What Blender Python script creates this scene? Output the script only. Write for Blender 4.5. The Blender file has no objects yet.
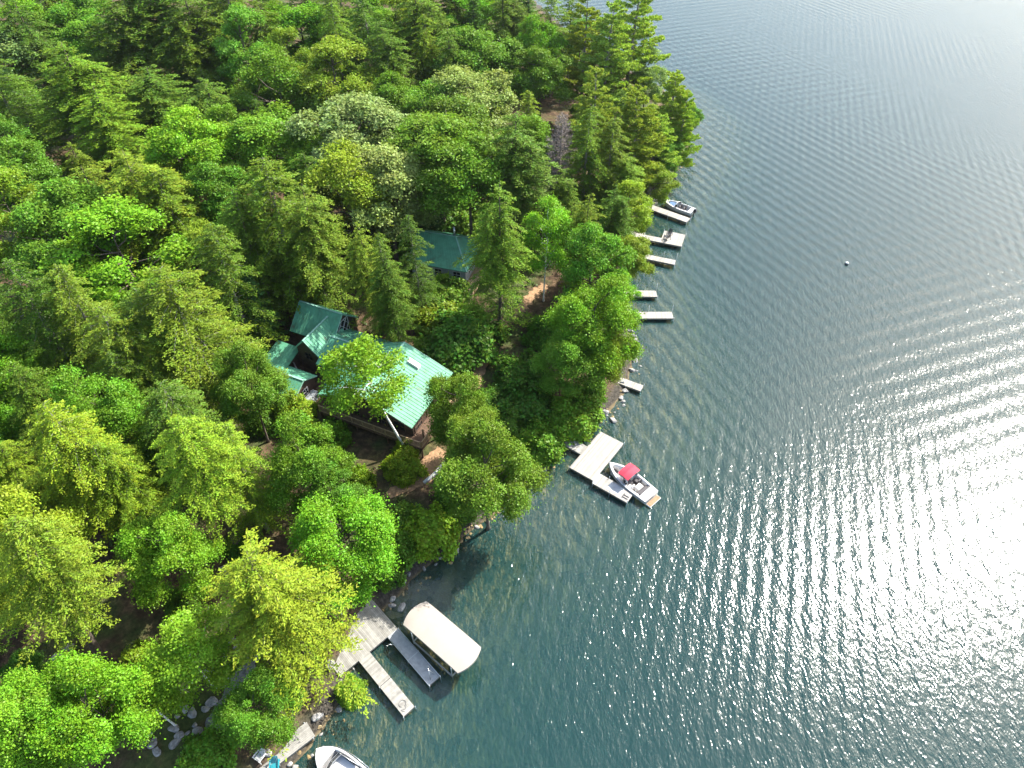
import bpy, bmesh, math, random
import numpy as np
from mathutils import Vector, Matrix
R = math.radians
random.seed(3)
sc = bpy.context.scene
col = sc.collection

# ------------------------------------------------------------------ helpers
def tag(o, label=None, cat=None, group=None, kind=None):
    if label: o['label'] = label
    if cat: o['category'] = cat
    if group: o['group'] = group
    if kind: o['kind'] = kind
    return o

def empty(name, loc, rz=0.0, label=None, cat=None, group=None):
    o = bpy.data.objects.new(name, None)
    col.objects.link(o)
    o.location = loc
    o.rotation_euler = (0, 0, rz)
    o.empty_display_size = 0.3
    return tag(o, label, cat, group)

def link(name, me, m=None, parent=None):
    o = bpy.data.objects.new(name, me)
    col.objects.link(o)
    if m is not None and not me.materials:
        me.materials.append(m)
    if parent: o.parent = parent
    return o

def copy_tree(o, parent=None):
    c = o.copy(); col.objects.link(c)
    if parent: c.parent = parent
    for ch in list(o.children): copy_tree(ch, c)
    return c

class MB:
    def __init__(s): s.v = []; s.f = []; s.sm = []
    def add(s, vs, fs, smooth=False):
        n = len(s.v); s.v += [tuple(v) for v in vs]
        for f in fs: s.f.append([i + n for i in f]); s.sm.append(smooth)
        return s
    def box(s, x0, x1, y0, y1, z0, z1):
        vs = [(x, y, z) for z in (z0, z1) for y in (y0, y1) for x in (x0, x1)]
        return s.add(vs, [(0, 2, 3, 1), (4, 5, 7, 6), (0, 1, 5, 4), (2, 6, 7, 3), (0, 4, 6, 2), (1, 3, 7, 5)])
    def hexa(s, b, t):
        """b, t: four bottom / top points in order"""
        return s.add(list(b) + list(t), [(3, 2, 1, 0), (4, 5, 6, 7), (0, 1, 5, 4), (1, 2, 6, 5), (2, 3, 7, 6), (3, 0, 4, 7)])
    def slab(s, pts, th):
        """quad/tri panel pts (3-d) with thickness th downwards"""
        n = len(pts); lo = [(p[0], p[1], p[2] - th) for p in pts]
        fs = [tuple(range(n)), tuple(range(2 * n - 1, n - 1, -1))]
        for i in range(n): fs.append((i, i + n, (i + 1) % n + n, (i + 1) % n))
        return s.add(list(pts) + lo, fs)
    def bar(s, a, b, w, h=None):
        h = h or w
        a = Vector(a); b = Vector(b); d = (b - a).normalized()
        up = Vector((0, 0, 1)) if abs(d.z) < .95 else Vector((1, 0, 0))
        x = d.cross(up).normalized() * w / 2; y = x.cross(d).normalized() * h / 2
        return s.hexa([a - x - y, a + x - y, a + x + y, a - x + y], [b - x - y, b + x - y, b + x + y, b - x + y])
    def tube(s, pts, rads, n=8, cap=True):
        pts = [Vector(p) for p in pts]
        if not hasattr(rads, '__len__'): rads = [rads] * len(pts)
        vs = []; fs = []
        for i, p in enumerate(pts):
            d = (pts[min(i + 1, len(pts) - 1)] - pts[max(i - 1, 0)]).normalized()
            up = Vector((0, 0, 1)) if abs(d.z) < .9 else Vector((0, 1, 0))
            x = d.cross(up).normalized(); y = x.cross(d)
            for k in range(n):
                a = 2 * math.pi * k / n
                vs.append(p + (x * math.cos(a) + y * math.sin(a)) * rads[i])
        for i in range(len(pts) - 1):
            for k in range(n):
                k2 = (k + 1) % n
                fs.append((i * n + k, i * n + k2, (i + 1) * n + k2, (i + 1) * n + k))
        if cap:
            fs.append(tuple(range(n - 1, -1, -1))); fs.append(tuple((len(pts) - 1) * n + k for k in range(n)))
        return s.add(vs, fs, True)
    def mesh(s, name, m=None):
        me = bpy.data.meshes.new(name)
        me.from_pydata(s.v, [], s.f)
        me.polygons.foreach_set('use_smooth', s.sm)
        bm = bmesh.new(); bm.from_mesh(me); bmesh.ops.recalc_face_normals(bm, faces=bm.faces); bm.to_mesh(me); bm.free()
        if m: me.materials.append(m)
        me.update()
        return me
    def build(s, name, m, parent=None): return link(name, s.mesh(name, m), None, parent)

def quad_mesh(name, P, A, B, mat, attrs=None, smooth=False):
    """N rhombic leaves: centre P, half axes A and B"""
    n = len(P)
    V = np.empty((n, 4, 3), np.float32)
    V[:, 0] = P - A; V[:, 1] = P + B - A * .15; V[:, 2] = P + A; V[:, 3] = P - B - A * .15
    me = bpy.data.meshes.new(name)
    me.vertices.add(4 * n); me.loops.add(4 * n); me.polygons.add(n)
    me.vertices.foreach_set('co', V.ravel())
    me.loops.foreach_set('vertex_index', np.arange(4 * n, dtype=np.int32))
    me.polygons.foreach_set('loop_start', np.arange(0, 4 * n, 4, dtype=np.int32))
    for k, a in (attrs or {}).items():
        me.attributes.new(k, 'FLOAT', 'FACE').data.foreach_set('value', a.astype(np.float32))
    me.materials.append(mat)
    me.update(); me.validate()
    return me

# ------------------------------------------------------------------ materials
def new_mat(name):
    m = bpy.data.materials.new(name); m.use_nodes = True
    nt = m.node_tree; nt.nodes.clear()
    return m, nt, nt.nodes, nt.links
def N(nt, t, **kw):
    n = nt.nodes.new(t)
    for k, v in kw.items():
        if k in n.inputs.keys() if isinstance(k, str) else False: n.inputs[k].default_value = v
        else: setattr(n, k, v)
    return n
def ramp(nt, fac, stops):
    r = nt.nodes.new('ShaderNodeValToRGB')
    e = r.color_ramp.elements
    while len(e) < len(stops): e.new(.5)
    for i, (p, c) in enumerate(stops):
        e[i].position = p; e[i].color = (*c, 1) if len(c) == 3 else c
    nt.links.new(fac, r.inputs[0])
    return r.outputs[0]
def mixc(nt, fac, a, b, mode='MIX'):
    n = nt.nodes.new('ShaderNodeMix'); n.data_type = 'RGBA'; n.blend_type = mode
    for i, v in ((0, fac), (6, a), (7, b)):
        if isinstance(v, bpy.types.NodeSocket): nt.links.new(v, n.inputs[i])
        elif i == 0: n.inputs[0].default_value = v
        else: n.inputs[i].default_value = (*v, 1)
    return n.outputs[2]
def noise(nt, scale, detail=4, rough=.55, vec=None, dist=0):
    n = nt.nodes.new('ShaderNodeTexNoise')
    n.inputs['Scale'].default_value = scale; n.inputs['Detail'].default_value = detail
    n.inputs['Roughness'].default_value = rough; n.inputs['Distortion'].default_value = dist
    if vec is None:
        tc = nt.nodes.new('ShaderNodeTexCoord'); vec = tc.outputs['Object']
    nt.links.new(vec, n.inputs['Vector'])
    return n.outputs['Fac']
def math_(nt, op, a, b=None):
    n = nt.nodes.new('ShaderNodeMath'); n.operation = op
    for i, v in ((0, a), (1, b)):
        if v is None: continue
        if isinstance(v, bpy.types.NodeSocket): nt.links.new(v, n.inputs[i])
        else: n.inputs[i].default_value = v
    return n.outputs[0]
def principled(name, base, rough=.6, metallic=0, var=.12, scale=2.0, bump=0.0, bump_scale=20, spec=.5, stops=None):
    m, nt, nd, lk = new_mat(name)
    p = nd.new('ShaderNodeBsdfPrincipled'); o = nd.new('ShaderNodeOutputMaterial')
    lk.new(p.outputs[0], o.inputs[0])
    f = noise(nt, scale, 6, .62)
    if stops: c = ramp(nt, f, stops)
    else:
        d = tuple(x * (1 - var * 1.6) for x in base); u = tuple(min(1, x * (1 + var)) for x in base)
        c = ramp(nt, f, [(.3, d), (.7, u)])
    lk.new(c, p.inputs['Base Color'])
    p.inputs['Roughness'].default_value = rough; p.inputs['Metallic'].default_value = metallic
    p.inputs['Specular IOR Level'].default_value = spec
    if bump:
        b = nd.new('ShaderNodeBump'); b.inputs['Strength'].default_value = bump; b.inputs['Distance'].default_value = .05
        lk.new(noise(nt, bump_scale, 5), b.inputs['Height']); lk.new(b.outputs[0], p.inputs['Normal'])
    return m

def leaf_mat(name, rough=.55, trans=.32):
    m, nt, nd, lk = new_mat(name)
    oi = nd.new('ShaderNodeObjectInfo')
    rn = nd.new('ShaderNodeAttribute'); rn.attribute_name = 'rnd'
    tp = nd.new('ShaderNodeAttribute'); tp.attribute_name = 'tip'
    hs = nd.new('ShaderNodeHueSaturation')
    lk.new(oi.outputs['Color'], hs.inputs['Color'])
    lk.new(math_(nt, 'ADD', math_(nt, 'MULTIPLY', rn.outputs['Fac'], .045), .478), hs.inputs['Hue'])
    lk.new(math_(nt, 'ADD', math_(nt, 'MULTIPLY', rn.outputs['Fac'], .62), .62), hs.inputs['Value'])
    # fresh growth on the twig ends is yellower and paler
    tipc = mixc(nt, 1.0, hs.outputs[0], (1.6, 1.32, 1.05), 'MULTIPLY')
    c = mixc(nt, tp.outputs['Fac'], hs.outputs[0], tipc)
    df = nd.new('ShaderNodeBsdfDiffuse'); lk.new(c, df.inputs[0])
    tr = nd.new('ShaderNodeBsdfTranslucent')
    lk.new(mixc(nt, 1.0, c, (1.25, 1.2, .55), 'MULTIPLY'), tr.inputs[0])
    mx = nd.new('ShaderNodeMixShader'); mx.inputs[0].default_value = trans
    lk.new(df.outputs[0], mx.inputs[1]); lk.new(tr.outputs[0], mx.inputs[2])
    gl = nd.new('ShaderNodeBsdfGlossy'); gl.inputs['Roughness'].default_value = rough
    gl.inputs['Color'].default_value = (.8, .85, .8, 1)
    m2 = nd.new('ShaderNodeMixShader'); m2.inputs[0].default_value = .012
    lk.new(mx.outputs[0], m2.inputs[1]); lk.new(gl.outputs[0], m2.inputs[2])
    o = nd.new('ShaderNodeOutputMaterial'); lk.new(m2.outputs[0], o.inputs[0])
    return m

M = {}
M['leaf'] = leaf_mat('leaf', .45, .33)
M['needle'] = leaf_mat('needle', .55, .22)
M['bark'] = principled('bark', (.11, .085, .065), .9, var=.4, scale=3, bump=.6, bump_scale=12)
M['grey_bark'] = principled('grey_bark', (.24, .22, .195), .9, var=.4, scale=3, bump=.5, bump_scale=12)
M['birch_bark'] = principled('birch_bark', (.62, .60, .55), .7, scale=4, stops=[(.3, (.2, .18, .16)), (.40, (.7, .68, .64)), (.8, (.8, .78, .75))])
M['dead_twig'] = principled('dead_twig', (.25, .21, .19), .9, var=.3, scale=3)
M['roof'] = principled('roof_metal', (.075, .225, .155), .55, scale=1.1, spec=.22, stops=[(.28, (.10, .13, .085)), (.40, (.09, .26, .155)), (.62, (.11, .33, .2)), (.8, (.15, .36, .24))])
M['roof_trim'] = principled('roof_trim', (.22, .42, .33), .5)
M['brown_siding'] = principled('brown_siding', (.075, .045, .03), .8, var=.3, scale=2)
M['log_wood'] = principled('log_wood', (.13, .075, .045), .75, var=.35, scale=3)
M['grey_siding'] = principled('grey_siding', (.33, .35, .36), .7, var=.12)
M['tan_wood'] = principled('tan_wood', (.42, .29, .16), .7, var=.2, scale=4)
M['white_paint'] = principled('white_paint', (.55, .55, .53), .45, var=.05)
M['glass'] = principled('window_glass', (.015, .02, .025), .08, var=.1)
M['deck_white'] = principled('dock_pale', (.31, .29, .262), .7, var=.08, scale=1.3)
M['deck_grey'] = principled('dock_weathered', (.29, .28, .255), .8, var=.16, scale=2.2)
for k_ in ('deck_white', 'deck_grey'):
    nt_ = M[k_].node_tree; pb = next(n for n in nt_.nodes if n.type == 'BSDF_PRINCIPLED'); src_ = pb.inputs['Base Color'].links[0].from_socket
    at_ = nt_.nodes.new('ShaderNodeAttribute'); at_.attribute_name = 'plank'
    g_ = ramp(nt_, at_.outputs['Fac'], [(0, (.74, .73, .7)), (.5, (.95, .95, .94)), (1, (1.1, 1.09, 1.06))])
    nt_.links.new(mixc(nt_, 1.0, src_, g_, 'MULTIPLY'), pb.inputs['Base Color'])
M['deck_grate'] = principled('dock_grating', (.34, .35, .355), .55, var=.15, scale=3)
M['dock_frame'] = principled('dock_frame', (.2, .19, .17), .7, var=.2)
M['aluminium'] = principled('aluminium', (.6, .62, .63), .35, metallic=.8, var=.06)
M['canvas'] = principled('canvas', (.31, .275, .235), .85, var=.05, scale=.9)
M['gel_white'] = principled('gelcoat_white', (.56, .56, .55), .22, var=.03)
M['hull_dark'] = principled('hull_dark', (.03, .035, .045), .3)
M['red_canvas'] = principled('red_canvas', (.46, .022, .05), .75, var=.12, scale=2)
M['seat_vinyl'] = principled('seat_vinyl', (.62, .58, .55), .5, var=.06)
M['dark_vinyl'] = principled('dark_vinyl', (.05, .045, .05), .6)
M['teak'] = principled('teak', (.26, .15, .07), .6, var=.2, scale=5)
M['blue_cover'] = principled('blue_cover', (.06, .13, .26), .7)
M['carpet'] = principled('boat_carpet', (.17, .16, .16), .95)
M['rock'] = principled('rock', (.26, .25, .235), .9, scale=1.6, bump=.7, bump_scale=6, stops=[(.25, (.10, .10, .095)), (.5, (.26, .25, .235)), (.75, (.42, .41, .39))])
M['blue_plastic'] = principled('blue_plastic', (.05, .16, .42), .45)
M['teal_plastic'] = principled('teal_plastic', (.02, .22, .26), .45)
M['buoy_dark'] = principled('buoy_dark', (.03, .035, .05), .5)
M['stone_bed'] = principled('stone_bed', (.2, .16, .1), .9, scale=.8, stops=[(.3, (.07, .055, .025)), (.5, (.25, .18, .08)), (.75, (.42, .33, .19))])
M['mulch'] = principled('mulch', (.33, .2, .105), .95, var=.3, scale=3.5, bump=.5, bump_scale=14)
M['gravel'] = principled('gravel_path', (.2, .2, .195), .95, var=.4, scale=4, bump=.5, bump_scale=10)

# forest floor
m, nt, nd, lk = new_mat('forest_floor')
p = nd.new('ShaderNodeBsdfPrincipled'); o = nd.new('ShaderNodeOutputMaterial'); lk.new(p.outputs[0], o.inputs[0])
litter = ramp(nt, noise(nt, 1.1, 8, .7), [(.28, (.028, .019, .011)), (.5, (.075, .049, .029)), (.72, (.19, .125, .07))])
moss = ramp(nt, noise(nt, 2.2, 6, .7), [(.3, (.025, .04, .012)), (.7, (.09, .11, .035))])
c = mixc(nt, ramp(nt, noise(nt, .16, 5, .6), [(.47, (0, 0, 0)), (.6, (1, 1, 1))]), litter, moss)
# lake bed stones and silt below the waterline
geo = nd.new('ShaderNodeNewGeometry'); sx = nd.new('ShaderNodeSeparateXYZ'); lk.new(geo.outputs['Position'], sx.inputs[0])
vo = nd.new('ShaderNodeTexVoronoi'); vo.inputs['Scale'].default_value = 1.1
tc = nd.new('ShaderNodeTexCoord'); lk.new(tc.outputs['Object'], vo.inputs['Vector'])
bed = mixc(nt, .55, ramp(nt, noise(nt, .5, 7, .7), [(.3, (.075, .055, .02)), (.5, (.2, .14, .052)), (.72, (.32, .235, .1))]), ramp(nt, vo.outputs['Color'], [(.2, (.045, .038, .02)), (.8, (.36, .28, .15))]))
bank = math_(nt, 'MULTIPLY', math_(nt, 'SUBTRACT', .85, sx.outputs['Z']), 2.5); bank.node.use_clamp = True
c = mixc(nt, bank, c, ramp(nt, noise(nt, 3.5, 6, .7), [(.35, (.022, .02, .016)), (.6, (.075, .066, .054)), (.75, (.16, .15, .13))]))
wet = math_(nt, 'MULTIPLY', math_(nt, 'SUBTRACT', .12, sx.outputs['Z']), 4.0)
wet.node.use_clamp = True
c = mixc(nt, wet, c, bed)
lk.new(c, p.inputs['Base Color']); p.inputs['Roughness'].default_value = .95; p.inputs['Specular IOR Level'].default_value = .15
b = nd.new('ShaderNodeBump'); b.inputs['Strength'].default_value = .8; b.inputs['Distance'].default_value = .12
lk.new(noise(nt, 2.5, 8, .7), b.inputs['Height']); lk.new(b.outputs[0], p.inputs['Normal'])
M['floor'] = m

# water: clear near the surface, absorbing with depth, faintly turbid, rippled by several wave trains
m, nt, nd, lk = new_mat('lake_water')
tc = nd.new('ShaderNodeTexCoord')
def wave(deg, wl, amp, dist, dscale, ):
    mp = nd.new('ShaderNodeMapping'); mp.inputs['Rotation'].default_value = (0, 0, R(deg))
    lk.new(tc.outputs['Object'], mp.inputs['Vector'])
    w = nd.new('ShaderNodeTexWave'); w.wave_type = 'BANDS'; w.bands_direction = 'X'; w.wave_profile = 'SIN'
    w.inputs['Scale'].default_value = 0.31416 / wl * 1.0
    w.inputs['Distortion'].default_value = dist; w.inputs['Detail'].default_value = 1.5
    w.inputs['Detail Scale'].default_value = dscale
    lk.new(mp.outputs[0], w.inputs['Vector'])
    # amplitude comes and goes in patches
    return math_(nt, 'MULTIPLY', w.outputs['Fac'], amp)
def patch(scale, lo, hi, seed):
    mp = nd.new('ShaderNodeMapping'); mp.inputs['Location'].default_value = (seed, seed * .7, 0)
    lk.new(tc.outputs['Object'], mp.inputs['Vector'])
    return ramp(nt, noise(nt, scale, 2, .5, mp.outputs[0]), [(lo, (0, 0, 0)), (hi, (1, 1, 1))])

def stretched(rot, sx_, sy_, scale, detail, rough):
    mp = nd.new('ShaderNodeMapping'); mp.inputs['Rotation'].default_value = (0, 0, R(rot)); mp.inputs['Scale'].default_value = (sx_, sy_, 1)
    lk.new(tc.outputs['Object'], mp.inputs['Vector'])
    return noise(nt, scale, detail, rough, mp.outputs[0])
h = math_(nt, 'MULTIPLY', wave(-28, 2.1, .044, 1.0, .06), patch(.009, .40, .56, 11))
h = math_(nt, 'ADD', h, math_(nt, 'MULTIPLY', wave(18, 1.5, .028, 1.6, .07), patch(.014, .42, .56, 37)))
h = math_(nt, 'ADD', h, math_(nt, 'MULTIPLY', wave(-109, 2.6, .033, 1.6, .06), patch(.014, .44, .58, 71)))
h = math_(nt, 'ADD', h, math_(nt, 'MULTIPLY', stretched(-50, 1, .42, 1.7, 3, .6), .078))
h = math_(nt, 'ADD', h, math_(nt, 'MULTIPLY', stretched(-25, 1, .5, 4.2, 2, .55), .036))
bp = nd.new('ShaderNodeBump'); bp.inputs['Strength'].default_value = 1.0; bp.inputs['Distance'].default_value = 1.0
lk.new(h, bp.inputs['Height'])
fr = nd.new('ShaderNodeFresnel'); fr.inputs['IOR'].default_value = 1.47; lk.new(bp.outputs[0], fr.inputs['Normal'])
gl = nd.new('ShaderNodeBsdfGlossy'); gl.inputs['Roughness'].default_value = .14; lk.new(bp.outputs[0], gl.inputs['Normal'])
tr = nd.new('ShaderNodeBsdfTransparent'); tr.inputs[0].default_value = (.93, .97, .95, 1)
df = nd.new('ShaderNodeBsdfDiffuse'); df.inputs[0].default_value = (.036, .15, .145, 1); lk.new(bp.outputs[0], df.inputs['Normal'])
mx = nd.new('ShaderNodeMixShader'); mx.inputs[0].default_value = .2
lk.new(tr.outputs[0], mx.inputs[1]); lk.new(df.outputs[0], mx.inputs[2])
m2 = nd.new('ShaderNodeMixShader'); lk.new(fr.outputs[0], m2.inputs[0]); lk.new(mx.outputs[0], m2.inputs[1]); lk.new(gl.outputs[0], m2.inputs[2])
va = nd.new('ShaderNodeVolumeAbsorption'); va.inputs['Color'].default_value = (.5, .62, .36, 1); va.inputs['Density'].default_value = .62
o = nd.new('ShaderNodeOutputMaterial'); lk.new(m2.outputs[0], o.inputs['Surface']); lk.new(va.outputs[0], o.inputs['Volume'])
M['water'] = m

# ------------------------------------------------------------------ camera, sun, sky
cam = bpy.data.cameras.new('camera'); cam.lens = 24.01; cam.sensor_width = 36; cam.clip_end = 6000; cam.clip_start = .5
co = bpy.data.objects.new('camera', cam); col.objects.link(co)
co.location = (0, 0, 60); co.rotation_euler = (R(45), 0, 0)
sc.camera = co
SUN_EL, SUN_AZ = 44.0, 53.0         # azimuth from +Y towards +X
sd = Vector((math.sin(R(SUN_AZ)) * math.cos(R(SUN_EL)), math.cos(R(SUN_AZ)) * math.cos(R(SUN_EL)), math.sin(R(SUN_EL))))
l = bpy.data.lights.new('sun', 'SUN'); l.energy = 4.6; l.angle = R(.53); l.color = (1, .955, .87)
lo = bpy.data.objects.new('sun', l); col.objects.link(lo)
lo.rotation_euler = (-sd).to_track_quat('-Z', 'Y').to_euler(); lo.location = sd * 200
w = bpy.data.worlds.new('World'); sc.world = w; w.use_nodes = True
nt = w.node_tree; bg = nt.nodes['Background']
sky = nt.nodes.new('ShaderNodeTexSky'); sky.sky_type = 'NISHITA'; sky.sun_disc = False
sky.sun_elevation = R(SUN_EL); sky.sun_rotation = R(SUN_AZ); sky.air_density = 1.2; sky.dust_density = 2.4; sky.altitude = 100
nt.links.new(sky.outputs[0], bg.inputs[0]); bg.inputs[1].default_value = .14
vs = sc.view_settings; vs.view_transform = 'Standard'; vs.look = 'None'; vs.exposure = 1.5; vs.gamma = 1; vs.use_curve_mapping = False
cy = sc.cycles
cy.max_bounces = 6; cy.diffuse_bounces = 3; cy.glossy_bounces = 2; cy.transmission_bounces = 4; cy.transparent_max_bounces = 8; cy.volume_bounces = 0
cy.caustics_reflective = False; cy.caustics_refractive = False; cy.sample_clamp_indirect = 4
cy.use_denoising = True

# ------------------------------------------------------------------ terrain and lake
SHORE = np.array([(-400, -300), (-60, -70), (-34, -8), (-21.57, 12.6), (-19.48, 15.26), (-17.53, 16.96), (-16.3, 18.73), (-14.91, 21.39), (-14.22, 24.76), (-12.95, 29.38), (-11.14, 31.17), (-9.68, 33.45), (-7.34, 35.86), (-5.28, 38.04), (-2.49, 40.32), (0.64, 43.22), (3.42, 46.58), (4.73, 48.84), (7.25, 51.21), (10.41, 54.31), (12.87, 57.25), (14.27, 59.82), (15.08, 63.43), (15.68, 67.27), (15.35, 72.41), (15.58, 76.83), (15.75, 83.54), (16.97, 90.39), (20.84, 99.77), (23.9, 104.91), (28.7, 113.28), (33.86, 125.85), (36.83, 136.55), (34, 148), (28, 160), (18, 172), (12, 195), (0, 230), (-30, 280), (-90, 330), (-1500, 500)], float)
LAND = np.vstack([SHORE, [[-1500, -300]]])
def sdist_np(x, y):
    x = np.asarray(x, float); y = np.asarray(y, float)
    best = np.full(x.shape, 1e18)
    for (x1, y1), (x2, y2) in zip(SHORE[:-1], SHORE[1:]):
        dx, dy = x2 - x1, y2 - y1
        t = np.clip(((x - x1) * dx + (y - y1) * dy) / (dx * dx + dy * dy), 0, 1)
        best = np.minimum(best, (x - x1 - t * dx) ** 2 + (y - y1 - t * dy) ** 2)
    ins = np.zeros(x.shape, bool)
    for (x1, y1), (x2, y2) in zip(LAND, np.roll(LAND, -1, 0)):
        if y1 == y2: continue
        ins ^= ((y1 > y) != (y2 > y)) & (x < (x2 - x1) * (y - y1) / (y2 - y1) + x1)
    return np.where(ins, 1, -1) * np.sqrt(best)
def zland_np(d):
    a = np.maximum(-d, 0); l_ = np.maximum(d, 0)
    zw = np.where(a < 8, -.075 * a, np.maximum(-9, -.6 - .42 * (a - 8)))
    zl = 1 - np.exp(-l_ / 1.6) + .05 * np.minimum(l_, 60) + .04 * np.clip(l_ - 60, 0, 140)
    return np.where(d < 0, zw, zl)
def gz(x, y):
    return float(zland_np(sdist_np(np.array([x]), np.array([y])))[0])
def lump(x, y):
    return .5 * np.sin(x * .9 + 1.3 * np.sin(y * .7)) * np.sin(y * 1.1 + np.sin(x * .5)) + .5 * np.sin(x * .37 + y * .29)
def axis(segs):
    out = []
    for a, b_, st in segs: out += list(np.arange(a, b_, st))
    return np.array(out + [segs[-1][1]])
gx = axis([(-1500, -200, 100), (-200, -70, 5), (-70, 36, .7), (36, 80, 3), (80, 200, 15), (200, 3000, 280)])
gy = axis([(-300, -20, 28), (-20, 10, 2), (10, 110, .7), (110, 240, 4), (240, 600, 30), (600, 3600, 300)])
X, Y = np.meshgrid(gx, gy)
D = sdist_np(X, Y); Z = zland_np(D) + np.where(D > 0, np.clip(D / 4, 0, 1) * .22, .1 * np.clip(-D / 3, 0, 1)) * lump(X, Y)
ny, nx = X.shape
me = bpy.data.meshes.new('ground')
idx = np.arange(nx * ny).reshape(ny, nx)
F = np.stack([idx[:-1, :-1], idx[:-1, 1:], idx[1:, 1:], idx[1:, :-1]], -1).reshape(-1, 4)
me.from_pydata(np.stack([X, Y, Z], -1).reshape(-1, 3).tolist(), [], F.tolist())
me.polygons.foreach_set('use_smooth', np.ones(len(F), bool)); me.update()
tag(link('ground', me, M['floor']), kind='structure')
mb = MB(); mb.box(-1400, 2990, -290, 3590, -11, 0)
tag(mb.build('water', M['water']), kind='structure')
m, nt, nd, lk = new_mat('haze')
pv = nd.new('ShaderNodeVolumePrincipled'); pv.inputs['Color'].default_value = (.93, .96, 1, 1); pv.inputs['Density'].default_value = .00018; pv.inputs['Anisotropy'].default_value = .8
o = nd.new('ShaderNodeOutputMaterial'); lk.new(pv.outputs[0], o.inputs['Volume'])
mb = MB(); mb.box(-1600, 3100, -400, 3700, -12, 64); tag(mb.build('haze', m), kind='stuff')
def gnd(x, y):
    d = sdist_np(np.array([x]), np.array([y]))
    z = zland_np(d) + np.where(d > 0, np.clip(d / 4, 0, 1) * .22, .1 * np.clip(-d / 3, 0, 1)) * lump(np.array([x]), np.array([y]))
    return float(z[0])

# ------------------------------------------------------------------ trees
def unit(v): return v / np.maximum(np.linalg.norm(v, axis=-1, keepdims=True), 1e-6)
def leaves(rng, P, out, n_up, n_out, n_rnd, la, lb, droop=.25):
    n = len(P)
    nor = unit(np.array([0, 0, 1.]) * n_up + out * n_out + rng.normal(0, 1, (n, 3)) * n_rnd)
    a = unit(np.cross(nor, rng.normal(0, 1, (n, 3))))
    s_ = rng.uniform(.55, 1.45, (n, 1))
    return a * la * s_, np.cross(nor, a) * lb * s_

def broadleaf(seed, H=16., Rr=4.6, base=.28, nl=16, ncl=18, nlf=122, la=.115, lb=.075, lobe=(1.25, 1.9), open_=0.1, barkm='bark', squash=.8):
    rng = np.random.default_rng(seed); rnd = random.Random(seed)
    c = np.array([0, 0, H * (.5 + base / 2)]); hh = H * (1 - base) / 2
    lobes = []
    for k in range(nl):
        ph = 2.39996 * k + rnd.uniform(-.4, .4); u = -.55 + 1.5 * (k + .5) / nl
        r = math.sqrt(max(0, 1 - min(u, .98) ** 2)) * rnd.uniform(.5, 1.16)
        lr = rnd.uniform(*lobe) * rnd.uniform(.62, 1.1)
        lobes.append((c + np.array([math.cos(ph) * r * (Rr - lr * .7), math.sin(ph) * r * (Rr - lr * .7), u * (hh - lr * .6) * rnd.uniform(.75, 1.15)]), lr))
    t = MB()
    bend = [rnd.uniform(-.35, .35) for _ in range(4)]
    axis_ = [Vector((bend[0] * s_ * s_ + .12 * math.sin(3 * s_ + bend[2] * 9), bend[1] * s_ * s_, s_ * H * .86)) for s_ in (0, .06, .2, .4, .6, .8, 1)]
    r0 = H * (.0085 if barkm == 'birch_bark' else .0135)
    t.tube(axis_, [r0 * 1.5, r0, r0 * .85, r0 * .7, r0 * .5, r0 * .28, r0 * .08], 9)
    PP, OO, TT, RR = [], [], [], []
    for lc, lr in lobes:
        zs = max(H * base * .8, min(lc[2] - .5 * math.hypot(lc[0], lc[1]), H * .8)); f = zs / (H * .86)
        st = Vector((bend[0] * f * f, bend[1] * f * f, zs)); en = Vector(lc)
        mid = st.lerp(en, .5) + Vector((rnd.uniform(-.3, .3), rnd.uniform(-.3, .3), -.25))
        t.tube([st, mid, en], [r0 * .42, r0 * .26, r0 * .1], 5)
        for q in range(3):
            e2 = en + Vector((rnd.uniform(-1, 1), rnd.uniform(-1, 1), rnd.uniform(-.2, 1))) * lr * .85
            t.tube([mid.lerp(en, .6), e2], [r0 * .16, r0 * .05], 4)
        for q in range(ncl):
            d = rng.normal(0, 1, 3); d[2] = d[2] * .8 + .25; o_ = lc - c; o_[2] *= .6
            d = d / np.linalg.norm(d) + .5 * o_ / max(np.linalg.norm(o_), .3); d /= np.linalg.norm(d)
            if rng.random() < open_: continue
            cc = lc + d * lr * rng.uniform(.55, 1.08) * np.array([1, 1, squash])
            sz = rng.uniform(.22, .7); k = int(nlf * rng.uniform(.7, 1.2) * (sz / .45) ** 1.5)
            L = rng.normal(0, 1, (k, 3)) * sz * np.array([1, 1, .55]) * .75
            L[:, 2] -= .25 * (L[:, 0] ** 2 + L[:, 1] ** 2)
            RR.append(np.clip(rng.uniform() * .5 + rng.random(k) * .5, 0, 1)); PP.append(cc + L); OO.append(np.tile(d, (k, 1))); TT.append(np.full(k, max(0, min(1, (d[2] * .5 + .1) * rng.uniform(.3, 1.2)))))
    P = np.concatenate(PP); O = np.concatenate(OO); T = np.concatenate(TT)
    A, B = leaves(rng, P, O, .75, .4, .7, la, lb)
    crown = quad_mesh('crown', P, A, B, M['leaf'], {'rnd': np.concatenate(RR), 'tip': T * .55})
    return t.mesh('trunk', M[barkm]), crown, H, Rr

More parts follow.
